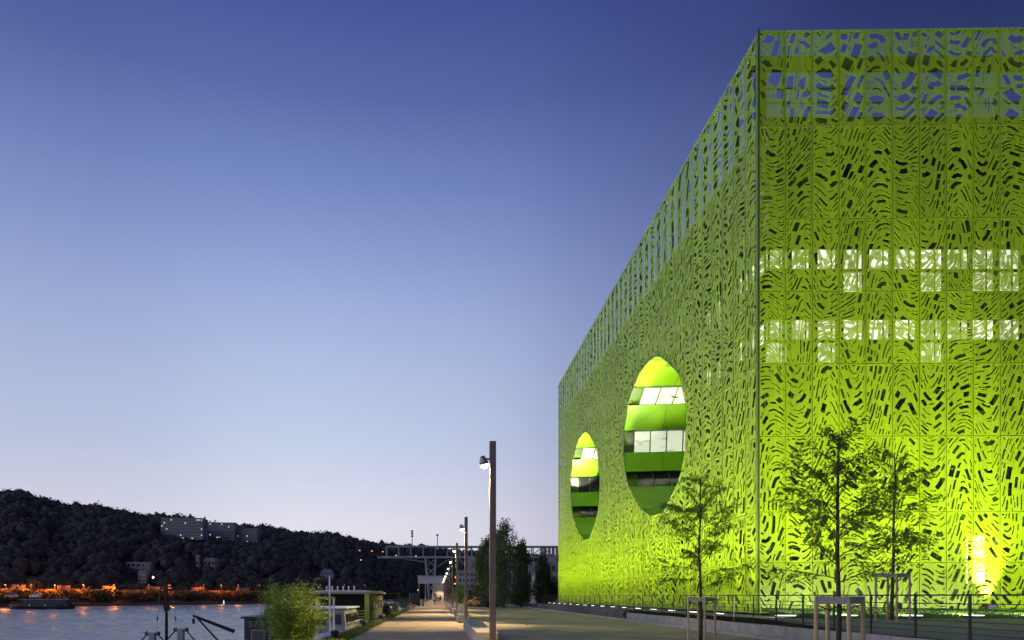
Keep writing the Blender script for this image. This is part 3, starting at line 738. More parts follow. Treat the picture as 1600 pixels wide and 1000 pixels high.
# flood lamp at the foot of the screen, with a glare pane added behind
fl = thing('wall_floodlight', 'glaring white floodlight at the foot of the screen on the right', 'floodlight', (26.35, 32.55, 1.0))
MB().box((0, 0, .14), (.42, .2, .28)).build('housing', M_DARK, fl)
MB().box((0, .03, .30), (.36, .16, .03)).build('lens', M_UP, fl)
spot('flood_lamp', (0, .05, .36), (0, .42, 2.7), 9000, 62, 1.0, (1, 1, .85), fl, .05)
lb = bput('added_glare_frame', MB().box((0, -.03, 0), (1.3, .06, 2.7)).mesh('added_glare_frame', M_FIN), (26.75, CY + IW - .003, 3.5))  # glowing panes added here to whiten the floodlight's flare
for z0, hh in ((-.62, 1.1), (.62, 1.1)): put('pane', MB().box((0, -.07, z0), (1.1, .03, hh)).mesh('pane', mat('added_glare_glow', (.6, .6, .5), .3, emit=(1, 1, .62), es=2.6)), lb)
gl = thing('globe_lamp', 'small golden globe lamp glinting behind the screen at upper right', 'lamp', (CX + 10.95, CY + .55, 10.35))
MB().lathe((0, 0, 0), [(.01, -.17), (.1, -.14), (.165, -.04), (.165, .04), (.1, .14), (.01, .17)], 16).build('globe', mat('gold_globe', (.8, .55, .15), .15, metal=1, emit=(1, .7, .25), es=.35), gl, True)
MB().tube([(0, 0, .17), (0, 0, .6)], .015, 6).build('stem', M_DARK, gl)

# ================================================================== STREET FURNITURE
D0, SP = 21.5, 20.6
POSTS = [D0 + SP * k for k in range(12)]
def street_lamp(d, label):
    t = thing('street_lamp', label, 'street lamp', (1.71, d, 0), 0, 'tall lamp posts lining the promenade')
    MB().box((0, 0, 3.28), (.2, .2, 6.56)).build('pole', M_POLE, t, bevel=.012)
    MB().box((0, 0, .02), (.36, .36, .04)).build('base_plate', M_POLE, t)
    MB().tube([(-.09, 0, 6.0), (-.2, 0, 6.02)], .03, 8).build('bracket', M_STEEL, t)
    h = MB().lathe((0, 0, 0), [(.03, .17), (.06, .165), (.10, .08), (.135, -.02), (.15, -.10), (.14, -.10), (.125, -.02)], 18).build('lamp_head', M_STEEL, t, True, (-.29, 0, 5.94))
    h.rotation_euler = (R(12), R(-14), 0)
    MB().lathe((0, 0, -.085), [(.01, -.15), (.07, -.135), (.12, -.07), (.134, -.01), (.128, .02), (.01, .02)], 16).build('lens', M_LAMP, h, True)
    spot('lamp_light', (-.34, -.02, 5.72), (-1.5, -1.2, 0), 4000, 100, .25, (1, .70, .33), t, .06)
    spot('lamp_light', (-.30, -.02, 5.74), (5.4, -1.2, 0), 3000, 92, .3, (1, .74, .36), t, .06)
    return t
LAMPN = ['nearest tall lamp post, rising beside the end of the first stone bench', 'second lamp post along the promenade, at the end of the second bench', 'third lamp post along the promenade, thin against the bridge',
         'fourth lamp post along the promenade before the dark poplars'] + [f'{w} lamp post in the long receding row under the bridge' for w in ('fifth', 'sixth', 'seventh', 'eighth', 'ninth', 'tenth', 'eleventh', 'twelfth')]
for d, lb in zip(POSTS, LAMPN): street_lamp(d, lb)
bl = MB().box((0, 0, .27), (.68, 1.98, .54)).mesh('block', M_CONC)
for k, d in enumerate(POSTS[:7]):
    t = thing('stone_bench', ['nearest long stone bench beside the promenade, its pale end face showing', 'second long stone bench behind the second lamp post', 'third stone bench along the promenade', 'fourth stone bench along the promenade', 'fifth stone bench far along the promenade', 'sixth stone bench far along the promenade', 'seventh stone bench far along the promenade'][k], 'bench', (1.57, d + .32, 0), 0, 'long block benches between the lamp posts')
    for j in range(6): put('block', bl, t, (0, 1.0 + j * 2.0, 0), .02)
# drain channel along the road
dr = thing('drain_channel', 'dark drain channel running along the road right of the benches', 'drain', (2.75, 10, 0))
dm = MB().box((0, 1.0, .004), (.16, 1.98, .012)).mesh('grate', M_DARK)
for k in range(40): put('grate', dm, dr, (0, k * 2.0, 0))
mh = MB().lathe((-4.6 + 1.6, 54, .0), [(.34, 0), (.34, .012), (.30, .018), (.01, .018)], 20).build('manhole_cover', M_DARK); tag(mh, 'dark round manhole cover at the left edge of the promenade', 'manhole cover')
mh = MB().lathe((6.0, 48, -.004), [(.34, 0), (.34, .012), (.30, .018), (.01, .018)], 20).build('manhole_cover', M_DARK); tag(mh, 'dark round manhole cover in the mossy road', 'manhole cover')

# kerb, bed, wall and fence
struct('kerb', MB().box((12.82, 55, .05), (.18, 150, .14)).build('kerb', M_CONC))
sheet('planting_bed', 12.91, 13.24, -20, 130, .03, ground_mat('bed_soil', (.03, .028, .02), (.06, .05, .03), 1.5))
rwl = thing('retaining_wall', 'low grey concrete wall of long slabs carrying the railing', 'wall', (13.32, 8, 0))
wb = MB().box((0, 1.0, .25), (.18, 1.975, .54)).mesh('slab', M_CONC)
for k in range(20): put('slab', wb, rwl, (0, k * 2.0, .012 * (k % 3 == 0)), .012)
swl = thing('stone_wall', 'dark rough stone wall continuing beyond the concrete wall', 'wall', (13.32, 48.2, 0))
sb = [MB().box((0, .55, z), (.32 + dz, 1.08, .23)).mesh('stone', M_CONCD) for z, dz in ((.12, .03), (.36, .0), (.60, .02))]
rs = random.Random(5)
for k in range(38):
    for j in range(3): put('stone', sb[j], swl, (rs.uniform(-.025, .025), k * 1.1 + (.55 if j == 1 else 0), rs.uniform(-.01, .01)))
fe = thing('railing', 'dark steel railing with thin horizontal wires along the garden wall', 'railing', (13.5, 9.4, .3))
pm = MB().box((0, 0, .72), (.04, .065, 1.46)).mesh('post', M_DARK)
for k in range(41): put('post', pm, fe, (0, k * 1.985, 0))
for j in range(7):
    z = .42 + .155 * j if j < 6 else 1.42
    MB().tube([(.03, -8, z), (.03, 81, z)], .011 if j < 6 else .02, 6).build('wire' if j < 6 else 'top_rail', M_DARK, fe)

# ================================================================== YOUNG TREES
def limb_tree(name, label, loc, H, clear, spread, nl, lsize, seed, nbr=26):
    rd = random.Random(seed); t = thing(name, label, 'tree', loc, 0, 'young staked trees before the lime facade')
    tr = MB(); n = 12; P = []; wob = [0, 0]
    for k in range(n):
        wob[0] += rd.uniform(-.03, .03) * H / 5; wob[1] += rd.uniform(-.03, .03) * H / 5
        P.append(Vector((wob[0], wob[1], H * .97 * k / (n - 1))))
    rad = [.055 * (H / 5.5) * (1 - .82 * k / (n - 1)) + .006 for k in range(n)]
    tr.tube(P, rad, 10).build('trunk', M_BARK, t, True)
    br = MB(); LP = []; LD = []
    def trunk_at(f):
        x = f * (n - 1); i = min(n - 2, int(x)); return P[i].lerp(P[i + 1], x - i)
    for b in range(nbr):
        f = clear / H + (1 - clear / H) * (b + rd.random() * .8) / nbr; f = min(.97, f)
        az = b * 2.4 + rd.uniform(-.4, .4); rel = (f - clear / H) / (1 - clear / H)
        ln = spread * (.62 + 1.0 * math.sin(math.pi * min(1, .18 + rel * .9)) * .5) * (1 - .45 * rel) * rd.uniform(.75, 1.15)
        up = rd.uniform(.25, .75) + .9 * rel; p = trunk_at(f); d = Vector((math.cos(az), math.sin(az), up)).normalized(); Q = [p.copy()]
        m = 7
        for s in range(m):
            d = (d + Vector((rd.uniform(-.22, .22), rd.uniform(-.22, .22), rd.uniform(-.16, .10)))).normalized(); p = p + d * ln / m; Q.append(p.copy())
            if s >= 1:
                for _ in range(3):
                    sd = (d + Vector((rd.uniform(-1, 1), rd.uniform(-1, 1), rd.uniform(-.5, .3)))).normalized(); tl = ln * rd.uniform(.18, .38); q = p.copy(); W_ = [q.copy()]
                    for _s in range(4):
                        sd = (sd + Vector((0, 0, -.12))).normalized(); q = q + sd * tl / 4; W_.append(q.copy())
                        if rel < .72 or rd.random() < .38: LP.append(q.copy()); LD.append(sd.copy())
                    br.tube(W_, [.0042, .0036, .003, .0025, .002], 4, False)
        br.tube(Q, [.011 * H / 5.5 * (1 - .8 * k / m) + .0025 for k in range(m + 1)], 5, False)
    br.build('branches', M_BARK, t)
    K = max(1, nl // len(LP)); pos = []; dr_ = []
    for p, d in zip(LP, LD):
        for _ in range(K):
            pos.append(tuple(p + Vector((rd.gauss(0, .05), rd.gauss(0, .05), rd.gauss(-.02, .035))))); dr_.append((d.x * .8, d.y * .8, d.z * .4 - .25))
    n2 = len(pos); c = leaf_cloud('crown', pos, lsize * (.6 + .8 * RNG.random(n2)), lsize * .42, M_LEAF, t, .1, dr_); c['kind'] = 'stuff'
    return t
def stakes(label, loc, wdt, h, rz):
    t = thing('tree_stakes', label, 'tree stakes', loc, rz, 'timber stake frames round the young trees')
    S = [(-wdt / 2, -.12), (.0, -.42), (wdt / 2, -.12), (.05, .35)]
    for x, y in S: MB().tube([(x, y, -.05), (x * .98, y * .98, h)], .042, 10).build('stake', M_WOOD, t)
    for a, b in ((0, 1), (1, 2), (2, 3), (3, 0)):
        p, q = Vector((*S[a], 0)), Vector((*S[b], 0)); d = q - p; c = (p + q) / 2
        MB().box((c.x, c.y, h - .02 + .002 * a), (d.length + (.05 if a % 2 else -.05), .035, .15), math.atan2(d.y, d.x)).build('board', M_WOODG, t, bevel=.004)
    for x, y in (S[0], S[2]): MB().tube([(x * .9, y * .9, h - .12), (x * .35, y * .4, h - .22), (.0, .0, h - .16)], .014, 6).build('tie', M_BLACK, t)
    return t
T1, T2, T3 = (9.75, 25.4, -.01), (8.15, 14.0, -.01), (18.3, 27.6, .72)
limb_tree('young_tree', 'slender young tree standing before the long facade by the corner', T1, 6.2, 2.0, 1.75, 5200, .105, 11)
limb_tree('young_tree', 'nearest young tree, broad loose crown before the short facade', T2, 5.15, 1.95, 1.5, 6400, .08, 23, 28)
limb_tree('young_tree', 'taller young tree rising from the lawn behind the railing', T3, 6.9, 2.5, 1.75, 4800, .098, 37)
stakes('timber stakes round the slender tree by the building corner', T1, 1.0, 1.60, 0)
stakes('timber stakes round the nearest broad crowned tree', T2, 1.0, 1.64, R(3))
stakes('grey timber stakes round the tree on the lawn', T3, 1.3, 1.82, R(-6))

# ================================================================== POPLARS AND BUSHES BEHIND
def poplar(label, px, w, top, Y, base=0, group='dark poplars beyond the road'):
    x = (px - VX) * Y / FPX; H = EYE + (VY - top) * Y / FPX; r = w * .62 * Y / FPX
    t = thing('poplar_tree', label, 'tree', (x, Y, base), 0, group)
    MB().tube([(0, 0, 0), (.05, 0, H * .5), (0, 0, H * .9)], [.22, .14, .03], 8).build('trunk', M_BARK, t, True)
    n = 260; z = .02 + .95 * RNG.random(n) ** .9; pr = np.interp(z, [0, .06, .2, .45, .75, .92, 1], [.3, .7, .95, 1, .7, .32, .04]); az = RNG.random(n) * 6.283
    ph = px * 1.7; lob = 1 + .2 * np.sin(az * 3 + z * 9 + ph) + .2 * np.sin(az * 5 - z * 23 + ph) + .2 * np.sin(az * 7 + z * 47)
    rr = pr * r * lob * RNG.random(n) ** .3
    cc = np.c_[rr * np.cos(az), rr * np.sin(az), .4 + z * (H - .9)]; m = 30
    P = np.repeat(cc, m, 0) + RNG.normal(size=(n * m, 3)) * np.array([.17, .17, .5]) * (.6 + r * .25)
    P[:, 2] = np.clip(P[:, 2], .3, H + .2)
    d = np.c_[np.repeat(np.cos(az) * .35, m), np.repeat(np.sin(az) * .35, m), np.ones(n * m)]; n = n * m
    c = leaf_cloud('crown', P, .2 + .2 * RNG.random(n), .13, M_POP, t, 0, d); c['kind'] = 'stuff'; return t
poplar('dark poplar leaning into the left of the group behind the nearest lamp post', 760, 30, 838, 102)
poplar('broad dark poplar filling the gap behind the nearest lamp post', 772, 34, 830, 108)
poplar('tallest dark poplar, directly right of the nearest lamp post', 787, 42, 812, 98)
poplar('third dark poplar, narrower, right of the tallest one', 815, 28, 842, 104)
poplar('small dark poplar nearest to the lime building', 848, 20, 864, 112)
def bush(name, label, loc, rx, rz_, n, ls, m, cat='bush', group=None):
    t = thing(name, label, cat, loc, 0, group)
    s = MB()
    for k in range(7): a = k * .9; s.tube([(0, 0, 0), (math.cos(a) * rx * .3, math.sin(a) * rx * .3, rz_ * .7), (math.cos(a) * rx * .6, math.sin(a) * rx * .6, rz_ * 1.3)], [.05, .035, .012], 5)
    s.build('stems', M_BARK, t)
    d = RNG.normal(size=(n, 3)); d /= np.linalg.norm(d, axis=1)[:, None]; q = d * (RNG.random(n) ** .4)[:, None] * (1 + .25 * np.sin(d[:, :1] * 7) * np.sin(d[:, 2:] * 6)); q *= [rx, rx, rz_]; q[:, 2] += rz_ * 1.02
    c = leaf_cloud('foliage', q, ls * (.6 + .8 * RNG.random(n)), ls * .55, m, t); c['kind'] = 'stuff'; return t
bush('round_bush', 'dark round bush between the small poplar and the lime building', (18.6, 115, 0), 1.8, 2.4, 2600, .4, M_POP)
bush('round_bush', 'low dark bush at the foot of the third poplar', (13.6, 118, 0), 1.7, 1.5, 1800, .4, M_POP)
bush('round_bush', 'green bush behind the far lamp posts', (4.7, 150, 0), 1.9, 2.2, 2200, .4, M_BAMB)
bush('round_bush', 'dark bush at the left edge of the poplar group', (6.2, 112, 0), 1.5, 1.7, 1600, .4, M_POP)

# bamboo in a slatted planter at the quay edge
bx, by = -4.72, 22.0
bt = thing('bamboo_clump', 'bushy green bamboo clump at the quay edge in a slatted planter', 'bamboo', (bx, by, .05))
cm = MB(); LPn = []; LDn = []; rb = random.Random(9)
for k in range(95):
    a = rb.uniform(0, 6.283); r0 = rb.uniform(0, .5); x0, y0 = r0 * math.cos(a), r0 * math.sin(a); h = rb.uniform(1.1, 2.5) * (1 - .25 * r0); ox, oy = math.cos(a) * rb.uniform(.1, .85), math.sin(a) * rb.uniform(.1, .6)
    Q = [Vector((x0 + ox * (s / 5) ** 1.6, y0 + oy * (s / 5) ** 1.6, h * s / 5)) for s in range(6)]
    cm.tube(Q, [.009, .008, .007, .006, .004, .002], 4, False)
    for _ in range(150):
        f = rb.random() ** .8 * .97; i = min(4, int(f * 5)); p = Q[i].lerp(Q[i + 1], f * 5 - i); o = Vector((rb.gauss(0, .12), rb.gauss(0, .12), rb.gauss(0, .06))); LPn.append(tuple(p + o)); LDn.append((o.x * 6 + ox * .5, o.y * 6 + oy * .5, rb.uniform(-.3, .9)))
cm.build('stems', M_BAMB, bt)
n2 = len(LPn); c = leaf_cloud('foliage', LPn, .08 + .09 * RNG.random(n2), .028, M_BAMB, bt, .1, LDn); c['kind'] = 'stuff'
M_SLAT = mat('yellowed_slat_wood', (.42, .33, .07), .7, noise=.2, scale=4)
pl = thing('slatted_planter', 'low planter of yellowish upright slats below the bamboo', 'planter', (bx + .35, by - .1, -.35))
for k in range(9):
    MB().box((-.75 + k * .19, -.45, .33), (.155, .03, .72)).build('slat', M_SLAT, pl)
for x in (-.84, .86): MB().box((x, -.42, .35), (.06, .06, .85)).build('post', M_DARK, pl)
MB().box((0, .1, .25), (1.6, 1.0, .5)).build('tub', M_DARK, pl)

# ================================================================== QUAY
qw = thing('quay_wall', 'stone quay wall edged with weathered coping blocks above the moorings', 'wall', (-4.36, 12, 0))
cp = MB().box((0, .75, -.16), (.5, 1.48, .36)).mesh('coping_stone', mat('coping_stone_mossy', (.17, .16, .10), .9, noise=.45, scale=2, bump=.6))
for k in range(76): put('coping_stone', cp, qw, (rs.uniform(-.015, .015), k * 1.5, rs.uniform(-.012, .012)), .02)
MB().box((-.05, 150, -1.9), (.4, 340, 3.1)).build('wall_face', M_CONCD, qw)
bo = thing('mooring_bollard', 'squat dark iron bollard on the quay edge', 'bollard', (-3.95, 36, 0), 0, 'iron bollards on the quay edge')
MB().lathe((0, 0, 0), [(.16, 0), (.13, .05), (.11, .22), (.17, .30), (.17, .36), (.05, .40)], 14).build('post', M_DARK, bo, True)
dup(bo, (-3.95, 47, 0), 'squat dark iron bollard beside the flat roofed houseboat'); dup(bo, (-3.95, 26, 0), 'squat dark iron bollard just beyond the bamboo')

WL = -2.8
def hull(L, B, H, bow=.28, n=12):
    """plan-tapered hull along +Y, deck at z=0"""
    m = MB(); st = []
    for k in range(n + 1):
        f = k / n; y = (f - .5) * L; w = B / 2 * (1 - max(0, (abs(f - .5) - (.5 - bow)) / bow) ** 2.2 * .86); st.append((y, w))
    rings = []
    for y, w in st:
        i = len(m.v); m.v += [(-w, y, 0), (-w * .96, y, -H * .5), (-w * .7, y * .985, -H), (w * .7, y * .985, -H), (w * .96, y, -H * .5), (w, y, 0)]; rings.append(i)
    for a, b in zip(rings, rings[1:]):
        for j in range(6): m.f.append((a + j, a + (j + 1) % 6, b + (j + 1) % 6, b + j))
    m.f.append(tuple(rings[0] + j for j in range(6))); m.f.append(tuple(rings[-1] + j for j in reversed(range(6)))); return m
M_NAVY = mat('dark_navy_paint', (.02, .023, .035), .5, noise=.1, scale=2)
M_RUST = mat('brown_hull_paint', (.12, .06, .035), .7, noise=.35, scale=2)
M_GREY = mat('grey_boat_paint', (.30, .31, .32), .5, noise=.12, scale=2)
M_GRN = mat('yellow_green_paint', (.36, .46, .05), .5, noise=.1, scale=3)
M_TAN = mat('tan_board', (.13, .115, .09), .7, noise=.2, scale=3)

# houseboat with the flat roof and green post
hbt = thing('houseboat', 'flat roofed dark houseboat with a yellow green corner post', 'houseboat', (-6.9, 55, -.35))
hull(16, 4.2, 2.6, .15).build('hull', M_NAVY, hbt)
MB().box((.0, 1.5, 1.05), (3.7, 10.6, 2.1)).build('cabin', M_TAN, hbt)
MB().box((-.1, -4.6, 1.1), (3.2, 1.2, 2.0)).build('cabin_recess', M_BLACK, hbt)
MB().box((0, .2, 2.27), (4.2, 14.4, .16)).build('roof', M_GREY, hbt, bevel=.02)
MB().box((0, .2, 2.40), (3.6, 13.8, .08)).build('roof_deck', M_WHITE, hbt)
MB().box((1.85, -6.7, 1.1), (.32, .32, 2.2)).build('corner_post', M_GRN, hbt)
MB().box((-1.9, -6.7, 1.1), (.12, .12, 2.2)).build('corner_post', M_DARK, hbt)
for k in range(4):
    f_ = MB().box((1.865, -2.0 + k * 2.3, 1.35), (.05, 1.1, .7)).build('window', M_DARK, hbt); MB().box((1.885, -2.0 + k * 2.3, 1.35), (.03, .98, .58)).build('pane', M_DARKG, f_)
for k in range(6):
    v_ = MB().lathe((-1.2 + k * .4, -5.5, 2.44), [(.05, 0), (.05, .22), (.09, .24), (.02, .34)], 8).build('roof_vent', M_WHITE, hbt)
for k in range(5): MB().box((1.2, -7.4 + .01, .2 + k * .2), (1.4, .05, .06)).build('bench_slat', M_GRN, hbt)
for x in (.6, 1.2, 1.8): MB().box((x, -7.36, .5), (.07, .07, 1.0)).build('bench_leg', M_GRN, hbt)

# white cabin boat
wbt = thing('cabin_boat', 'pale grey cabin boat moored before the flat roofed houseboat', 'boat', (-6.55, 40.5, -.55))
hull(10, 3.3, 2.3, .3).build('hull', M_RUST, wbt)
MB().box((0, .4, .1), (3.35, 8.6, .08)).build('deck', M_GREY, wbt)
MB().prism([(-1.45, .14), (1.45, .14), (1.3, 1.5), (-1.3, 1.5)], -2.6, 3.2, 'Y').build('cabin', M_GREY, wbt, bevel=.03)
MB().box((0, .3, 1.56), (3.0, 6.3, .1)).build('cabin_roof', M_WHITE, wbt, bevel=.03)
for k in range(4):
    f_ = MB().box((1.40, -1.7 + k * 1.35, .95), (.12, .9, .55)).build('window', M_DARK, wbt); MB().box((1.455, -1.7 + k * 1.35, .95), (.03, .8, .46)).build('pane', M_DARKG, f_)
for x in (-.8, .0, .8):
    f_ = MB().box((x, -2.63, .95), (.66, .07, .55)).build('window', M_DARK, wbt); MB().box((x, -2.66, .95), (.56, .03, .46)).build('pane', M_DARKG, f_)
for k in range(6): MB().tube([(1.6, -4 + k * 1.5, .1), (1.6, -4 + k * 1.5, .75)], .025, 6).build('railing_post', M_WHITE, wbt)
MB().tube([(1.6, -4, .75), (1.6, 3.6, .75)], .025, 6).build('handrail', M_WHITE, wbt)
for k in range(3): MB().lathe((1.72, -2.6 + k * 2.4, -.5), [(.03, -.3), (.14, -.22), (.16, 0), (.14, .22), (.03, .3)], 10).build('fender', M_WHITE, wbt, True)
# white goalpost gantry and mast
gf = thing('mooring_gantry', 'pale goalpost frame standing between the bamboo and the cabin boat', 'frame', (-5.75, 35.0, -.9))
for x in (-.5, .38): MB().box((x, 0, 1.25), (.1, .1, 2.5)).build('post', M_WHITE, gf)
MB().box((-.06, 0, 2.5), (1.0, .12, .1)).build('crossbar', M_GRN, gf)
tag(MB().tube([(-5.7, 36, -1.6), (-5.74, 36, 2.75)], [.06, .04], 10).build('white_mast', M_WHITE), 'thin white mast rising beside the pale goalpost frame', 'mast')
dg = thing('covered_dinghy', 'small dinghy under a pale tarpaulin by the quay right of the bamboo', 'dinghy', (-5.15, 31.5, -.45), R(10))
hull(3.0, 1.3, .6, .4).build('hull', M_WHITE, dg)
tp = MB()
for k in range(9):
    f = k / 8; y = (f - .5) * 2.9; w = .66 * (1 - abs(2 * f - 1) ** 2.4 * .85); hh = .42 * (1 - abs(2 * f - 1) ** 2) + .04; i = len(tp.v)
    for j in range(9): a = math.pi * j / 8; tp.v.append((w * math.cos(a) * 1.03, y, hh * math.sin(a) + .01 * math.sin(j * 5 + k * 3)))
    if k:
        for j in range(8): tp.f.append((i + j, i + j + 1, i - 9 + j + 1, i - 9 + j))
tp.build('tarpaulin', mat('pale_tarpaulin', (.42, .44, .48), .6, noise=.12, scale=4, bump=.4), dg, True)
dup(dg, (-5.0, 33.9, -.5), 'second tarpaulin covered dinghy, just beyond the first', R(-6))

# crane boat
cb = thing('crane_boat', 'dark workboat with a black loading crane left of the bamboo', 'boat', (-7.6, 27.5, -1.3))
hull(12, 3.6, 1.6, .25).build('hull', M_NAVY, cb)
MB().box((0, 0, .03), (3.4, 10.4, .06)).build('deck', M_GREY, cb)
wh = MB().box((1.3, -1.2, 1.12), (1.7, 2.4, 2.1)).build('wheelhouse', M_NAVY, cb, bevel=.03)
MB().box((1.3, -1.2, 2.2), (1.9, 2.6, .08)).build('wheelhouse_roof', M_NAVY, cb)
MB().tube([(1.1, -1.2, 2.2), (1.1, -1.2, 2.5)], .2, 10).build('vent_hood', M_BLACK, cb)
for k in range(2):
    f_ = MB().box((.97 + k * .66, -2.41, 1.55), (.5, .04, .4)).build('window', M_STEEL, cb); MB().box((.97 + k * .66, -2.435, 1.55), (.42, .02, .33)).build('pane', M_DARKG, f_)
# hull number on the wheelhouse front
for k, ch in enumerate('578'):
    fc = bpy.data.curves.new('hull_number', 'FONT'); fc.body = ch; fc.size = .3; fc.extrude = .006
    tmp = bpy.data.objects.new('number_text', fc); nme = bpy.data.meshes.new_from_object(tmp); nme.materials.clear(); nme.materials.append(M_GREY); bpy.data.objects.remove(tmp)
    nme.materials.clear(); nme.materials.append(M_FAR if False else M_STEEL); fo = put('hull_number', nme, cb, (.62 + k * .2, -2.41, 1.86)); fo.rotation_euler = (R(90), 0, 0)
MB().tube([(.15, -2.6, 1.7), (-.95, -2.6, 2.12), (-1.35, -2.6, 2.28)], [.07, .055, .04], 8).build('crane_arm', M_BLACK, cb)
MB().tube([(-1.2, -2.6, 2.2), (.1, -2.55, .75)], .035, 8).build('crane_strut', M_BLACK, cb)
MB().tube([(-.05, -2.55, .1), (.1, -2.55, .9)], .08, 8).build('crane_post', M_BLACK, cb)
MB().tube([(-1.33, -2.6, 2.26), (-1.33, -2.6, 2.15)], .012, 6).tube([(-1.33, -2.6, 2.16), (-1.33, -2.6, 1.98)], [.06, .04], 8).build('hook_block', M_BLACK, cb)
MB().tube([(-1.7, -4.4, .05), (-1.7, -4.4, .95), (-1.5, -4.35, 1.05), (.6, -4.3, 1.2)], .022, 8).build('deck_rail', M_WHITE, cb)
for x in (-1.0, -.2, .6): MB().tube([(x, -4.35, .05), (x, -4.33, 1.08)], .018, 6).build('rail_post', M_WHITE, cb)
MB().prism([(-3.9, .06), (-3.0, .06), (-2.9, .75), (-4.05, .75)], -.9, .2).build('cargo_bin', M_NAVY, cb)
MB().box((-.2, -3.6, .72), (1.5, .9, .18)).build('hatch_cover', M_GREY, cb, bevel=.03)

# mast boat
mb_ = thing('sailing_barge', 'old barge with a dark mast and rigging, lower left', 'boat', (-11.95, 30.0, -2.2))
hull(11, 3.4, 1.0, .3).build('hull', M_NAVY, mb_)
MB().box((0, 0, .03), (3.2, 9.4, .06)).build('deck', M_TAN, mb_)
MB().tube([(0, 0, 0), (.0, 0, 4.65)], [.085, .05], 10).build('mast', M_BLACK, mb_)
MB().box((.02, -.02, 3.4), (.2, .2, .32)).build('mast_box', M_BLACK, mb_)
MB().tube([(-.3, 0, 4.1), (.3, 0, 4.14)], .025, 6).build('crosstree', M_BLACK, mb_)
for s in (-1, 1):
    MB().tube([(s * .29, 0, 4.12), (s * .42, 0, 2.7), (s * .62, 0, .3)], .006, 4).build('shroud', M_STEEL, mb_)
    MB().lathe((s * .4, 0, 2.9), [(.01, -.1), (.03, -.05), (.03, .05), (.01, .1)], 8).build('rigging_block', M_BLACK, mb_)
for x, y, zt in ((-.36, -.6, 2.28), (.68, -.1, 2.42)):
    MB().box((x, y, zt / 2), (.26, .22, zt)).build('gallows_post', M_GREY, mb_, bevel=.02)
    MB().box((x, y, zt + .02), (.5, .12, .05)).build('gallows_cap', M_GREY, mb_)
    for s in (-1, 1):
        MB().lathe((x + s * .24, y, zt), [(.03, -.03), (.09, -.03), (.09, .03), (.03, .03)], 14, 'Y').build('pulley', M_BLACK, mb_)
        MB().tube([(x + s * .26, y, zt - .06), (x + s * .75, y - .1, zt - .62), (x + s * 1.0, y - .1, zt - 1.1)], .03, 6).build('cable', M_BLACK, mb_)

# ================================================================== CLUTTER ALONG THE QUAY
def crate(label, px, py, Y, w, h, edge):
    t = thing('planter_box', label, 'planter', ((px - VX) * Y / FPX, Y, 0))
    MB().box((0, 0, h / 2), (w, w, h)).build('box', M_TAN, t, bevel=.01)
    MB().box((w / 2 + .03, -.02, h / 2 + .03), (.07, w + .06, h + .08)).build('edge_panel', edge, t)
    return t
crate('tan planter box with a yellow green side at the promenade edge', 616, 955, 70, .75, .95, M_GRN)
bn = thing('litter_bin', 'yellow green litter bin further along the promenade edge', 'bin', ((660 - VX) * 112 / FPX, 112, 0))
MB().lathe((0, 0, 0), [(.24, 0), (.26, .05), (.28, 1.0), (.24, 1.06), (.05, 1.08)], 14).build('body', M_GRN, bn, True); MB().box((0, 0, 1.15), (.6, .5, .06)).build('lid', M_DARK, bn)
def bicycle(label, loc, rz, frame):
    t = thing('bicycle', label, 'bicycle', loc, rz, 'bicycles leaning by the quay')
    for y in (-.52, .52):
        m = MB(); 
        P = [(0, y + .33 * math.cos(a * math.pi / 10), .34 + .33 * math.sin(a * math.pi / 10)) for a in range(21)]
        w_ = m.tube(P, .02, 6).build('wheel', M_BLACK, t)
        s = MB()
        for a in range(5): b = a * math.pi / 5; s.tube([(0, y + .32 * math.cos(b), .34 + .32 * math.sin(b)), (0, y - .32 * math.cos(b), .34 - .32 * math.sin(b))], .004, 4)
        s.build('spokes', M_STEEL, w_)
    f = MB()
    for a, b in (((-.52, .34), (-.1, .32)), ((-.1, .32), (-.22, .82)), ((-.22, .82), (.36, .84)), ((-.1, .32), (.36, .84)), ((.36, .92), (.52, .34)), ((-.52, .34), (-.22, .82))): f.tube([(0, *a), (0, *b)], .018, 6)
    f.build('frame', frame, t)
    MB().box((0, -.24, .9), (.13, .26, .06)).build('saddle', M_BLACK, t)
    MB().tube([(-.28, .3, 1.02), (0, .36, 1.0), (.28, .3, 1.02)], .015, 6).build('handlebar', M_DARK, t)
    return t
bicycle('dark bicycle leaning just past the tan planter box', (-3.75, 76, 0), R(20), M_NAVY)
bicycle('orange bicycle standing by the quay beyond the dark one', (-3.4, 80, 0), R(-35), mat('orange_paint', (.5, .12, .02), .4))
bicycle('pale bicycle furthest along the row by the quay', (-3.9, 84, 0), R(60), M_GREY)
for k, (x, y, rx, h, lb) in enumerate(((-4.6, 62, .5, .55, 'low shrub in a tub beside the flat roofed houseboat'), (-5.0, 66, .6, .8, 'dark shrub between the houseboat and the tan planter'), (-4.2, 88, .8, 1.1, 'tall dark shrub behind the parked bicycles'), (-5.2, 96, 1.1, 1.3, 'largest dark shrub left of the parked van'))):
    bush('quay_shrub', lb, (x, y, 0), rx, h * .6, 900, .17, M_POP, 'shrub', 'shrubs in tubs along the quay')
for x, y, z, r_, lb in ((-6.2, 46.6, -.3, .42, 'leafy potted shrub on the houseboat foredeck'), (-7.9, 46.9, -.3, .5, 'taller potted shrub at the river side of the houseboat deck'), (-6.9, 36.4, -.45, .35, 'small potted plant at the stern of the cabin boat')):
    bush('deck_shrub', lb, (x, y, z), r_, r_ * .9, 700, .13, M_BAMB, 'shrub', 'potted shrubs on the moored boats')
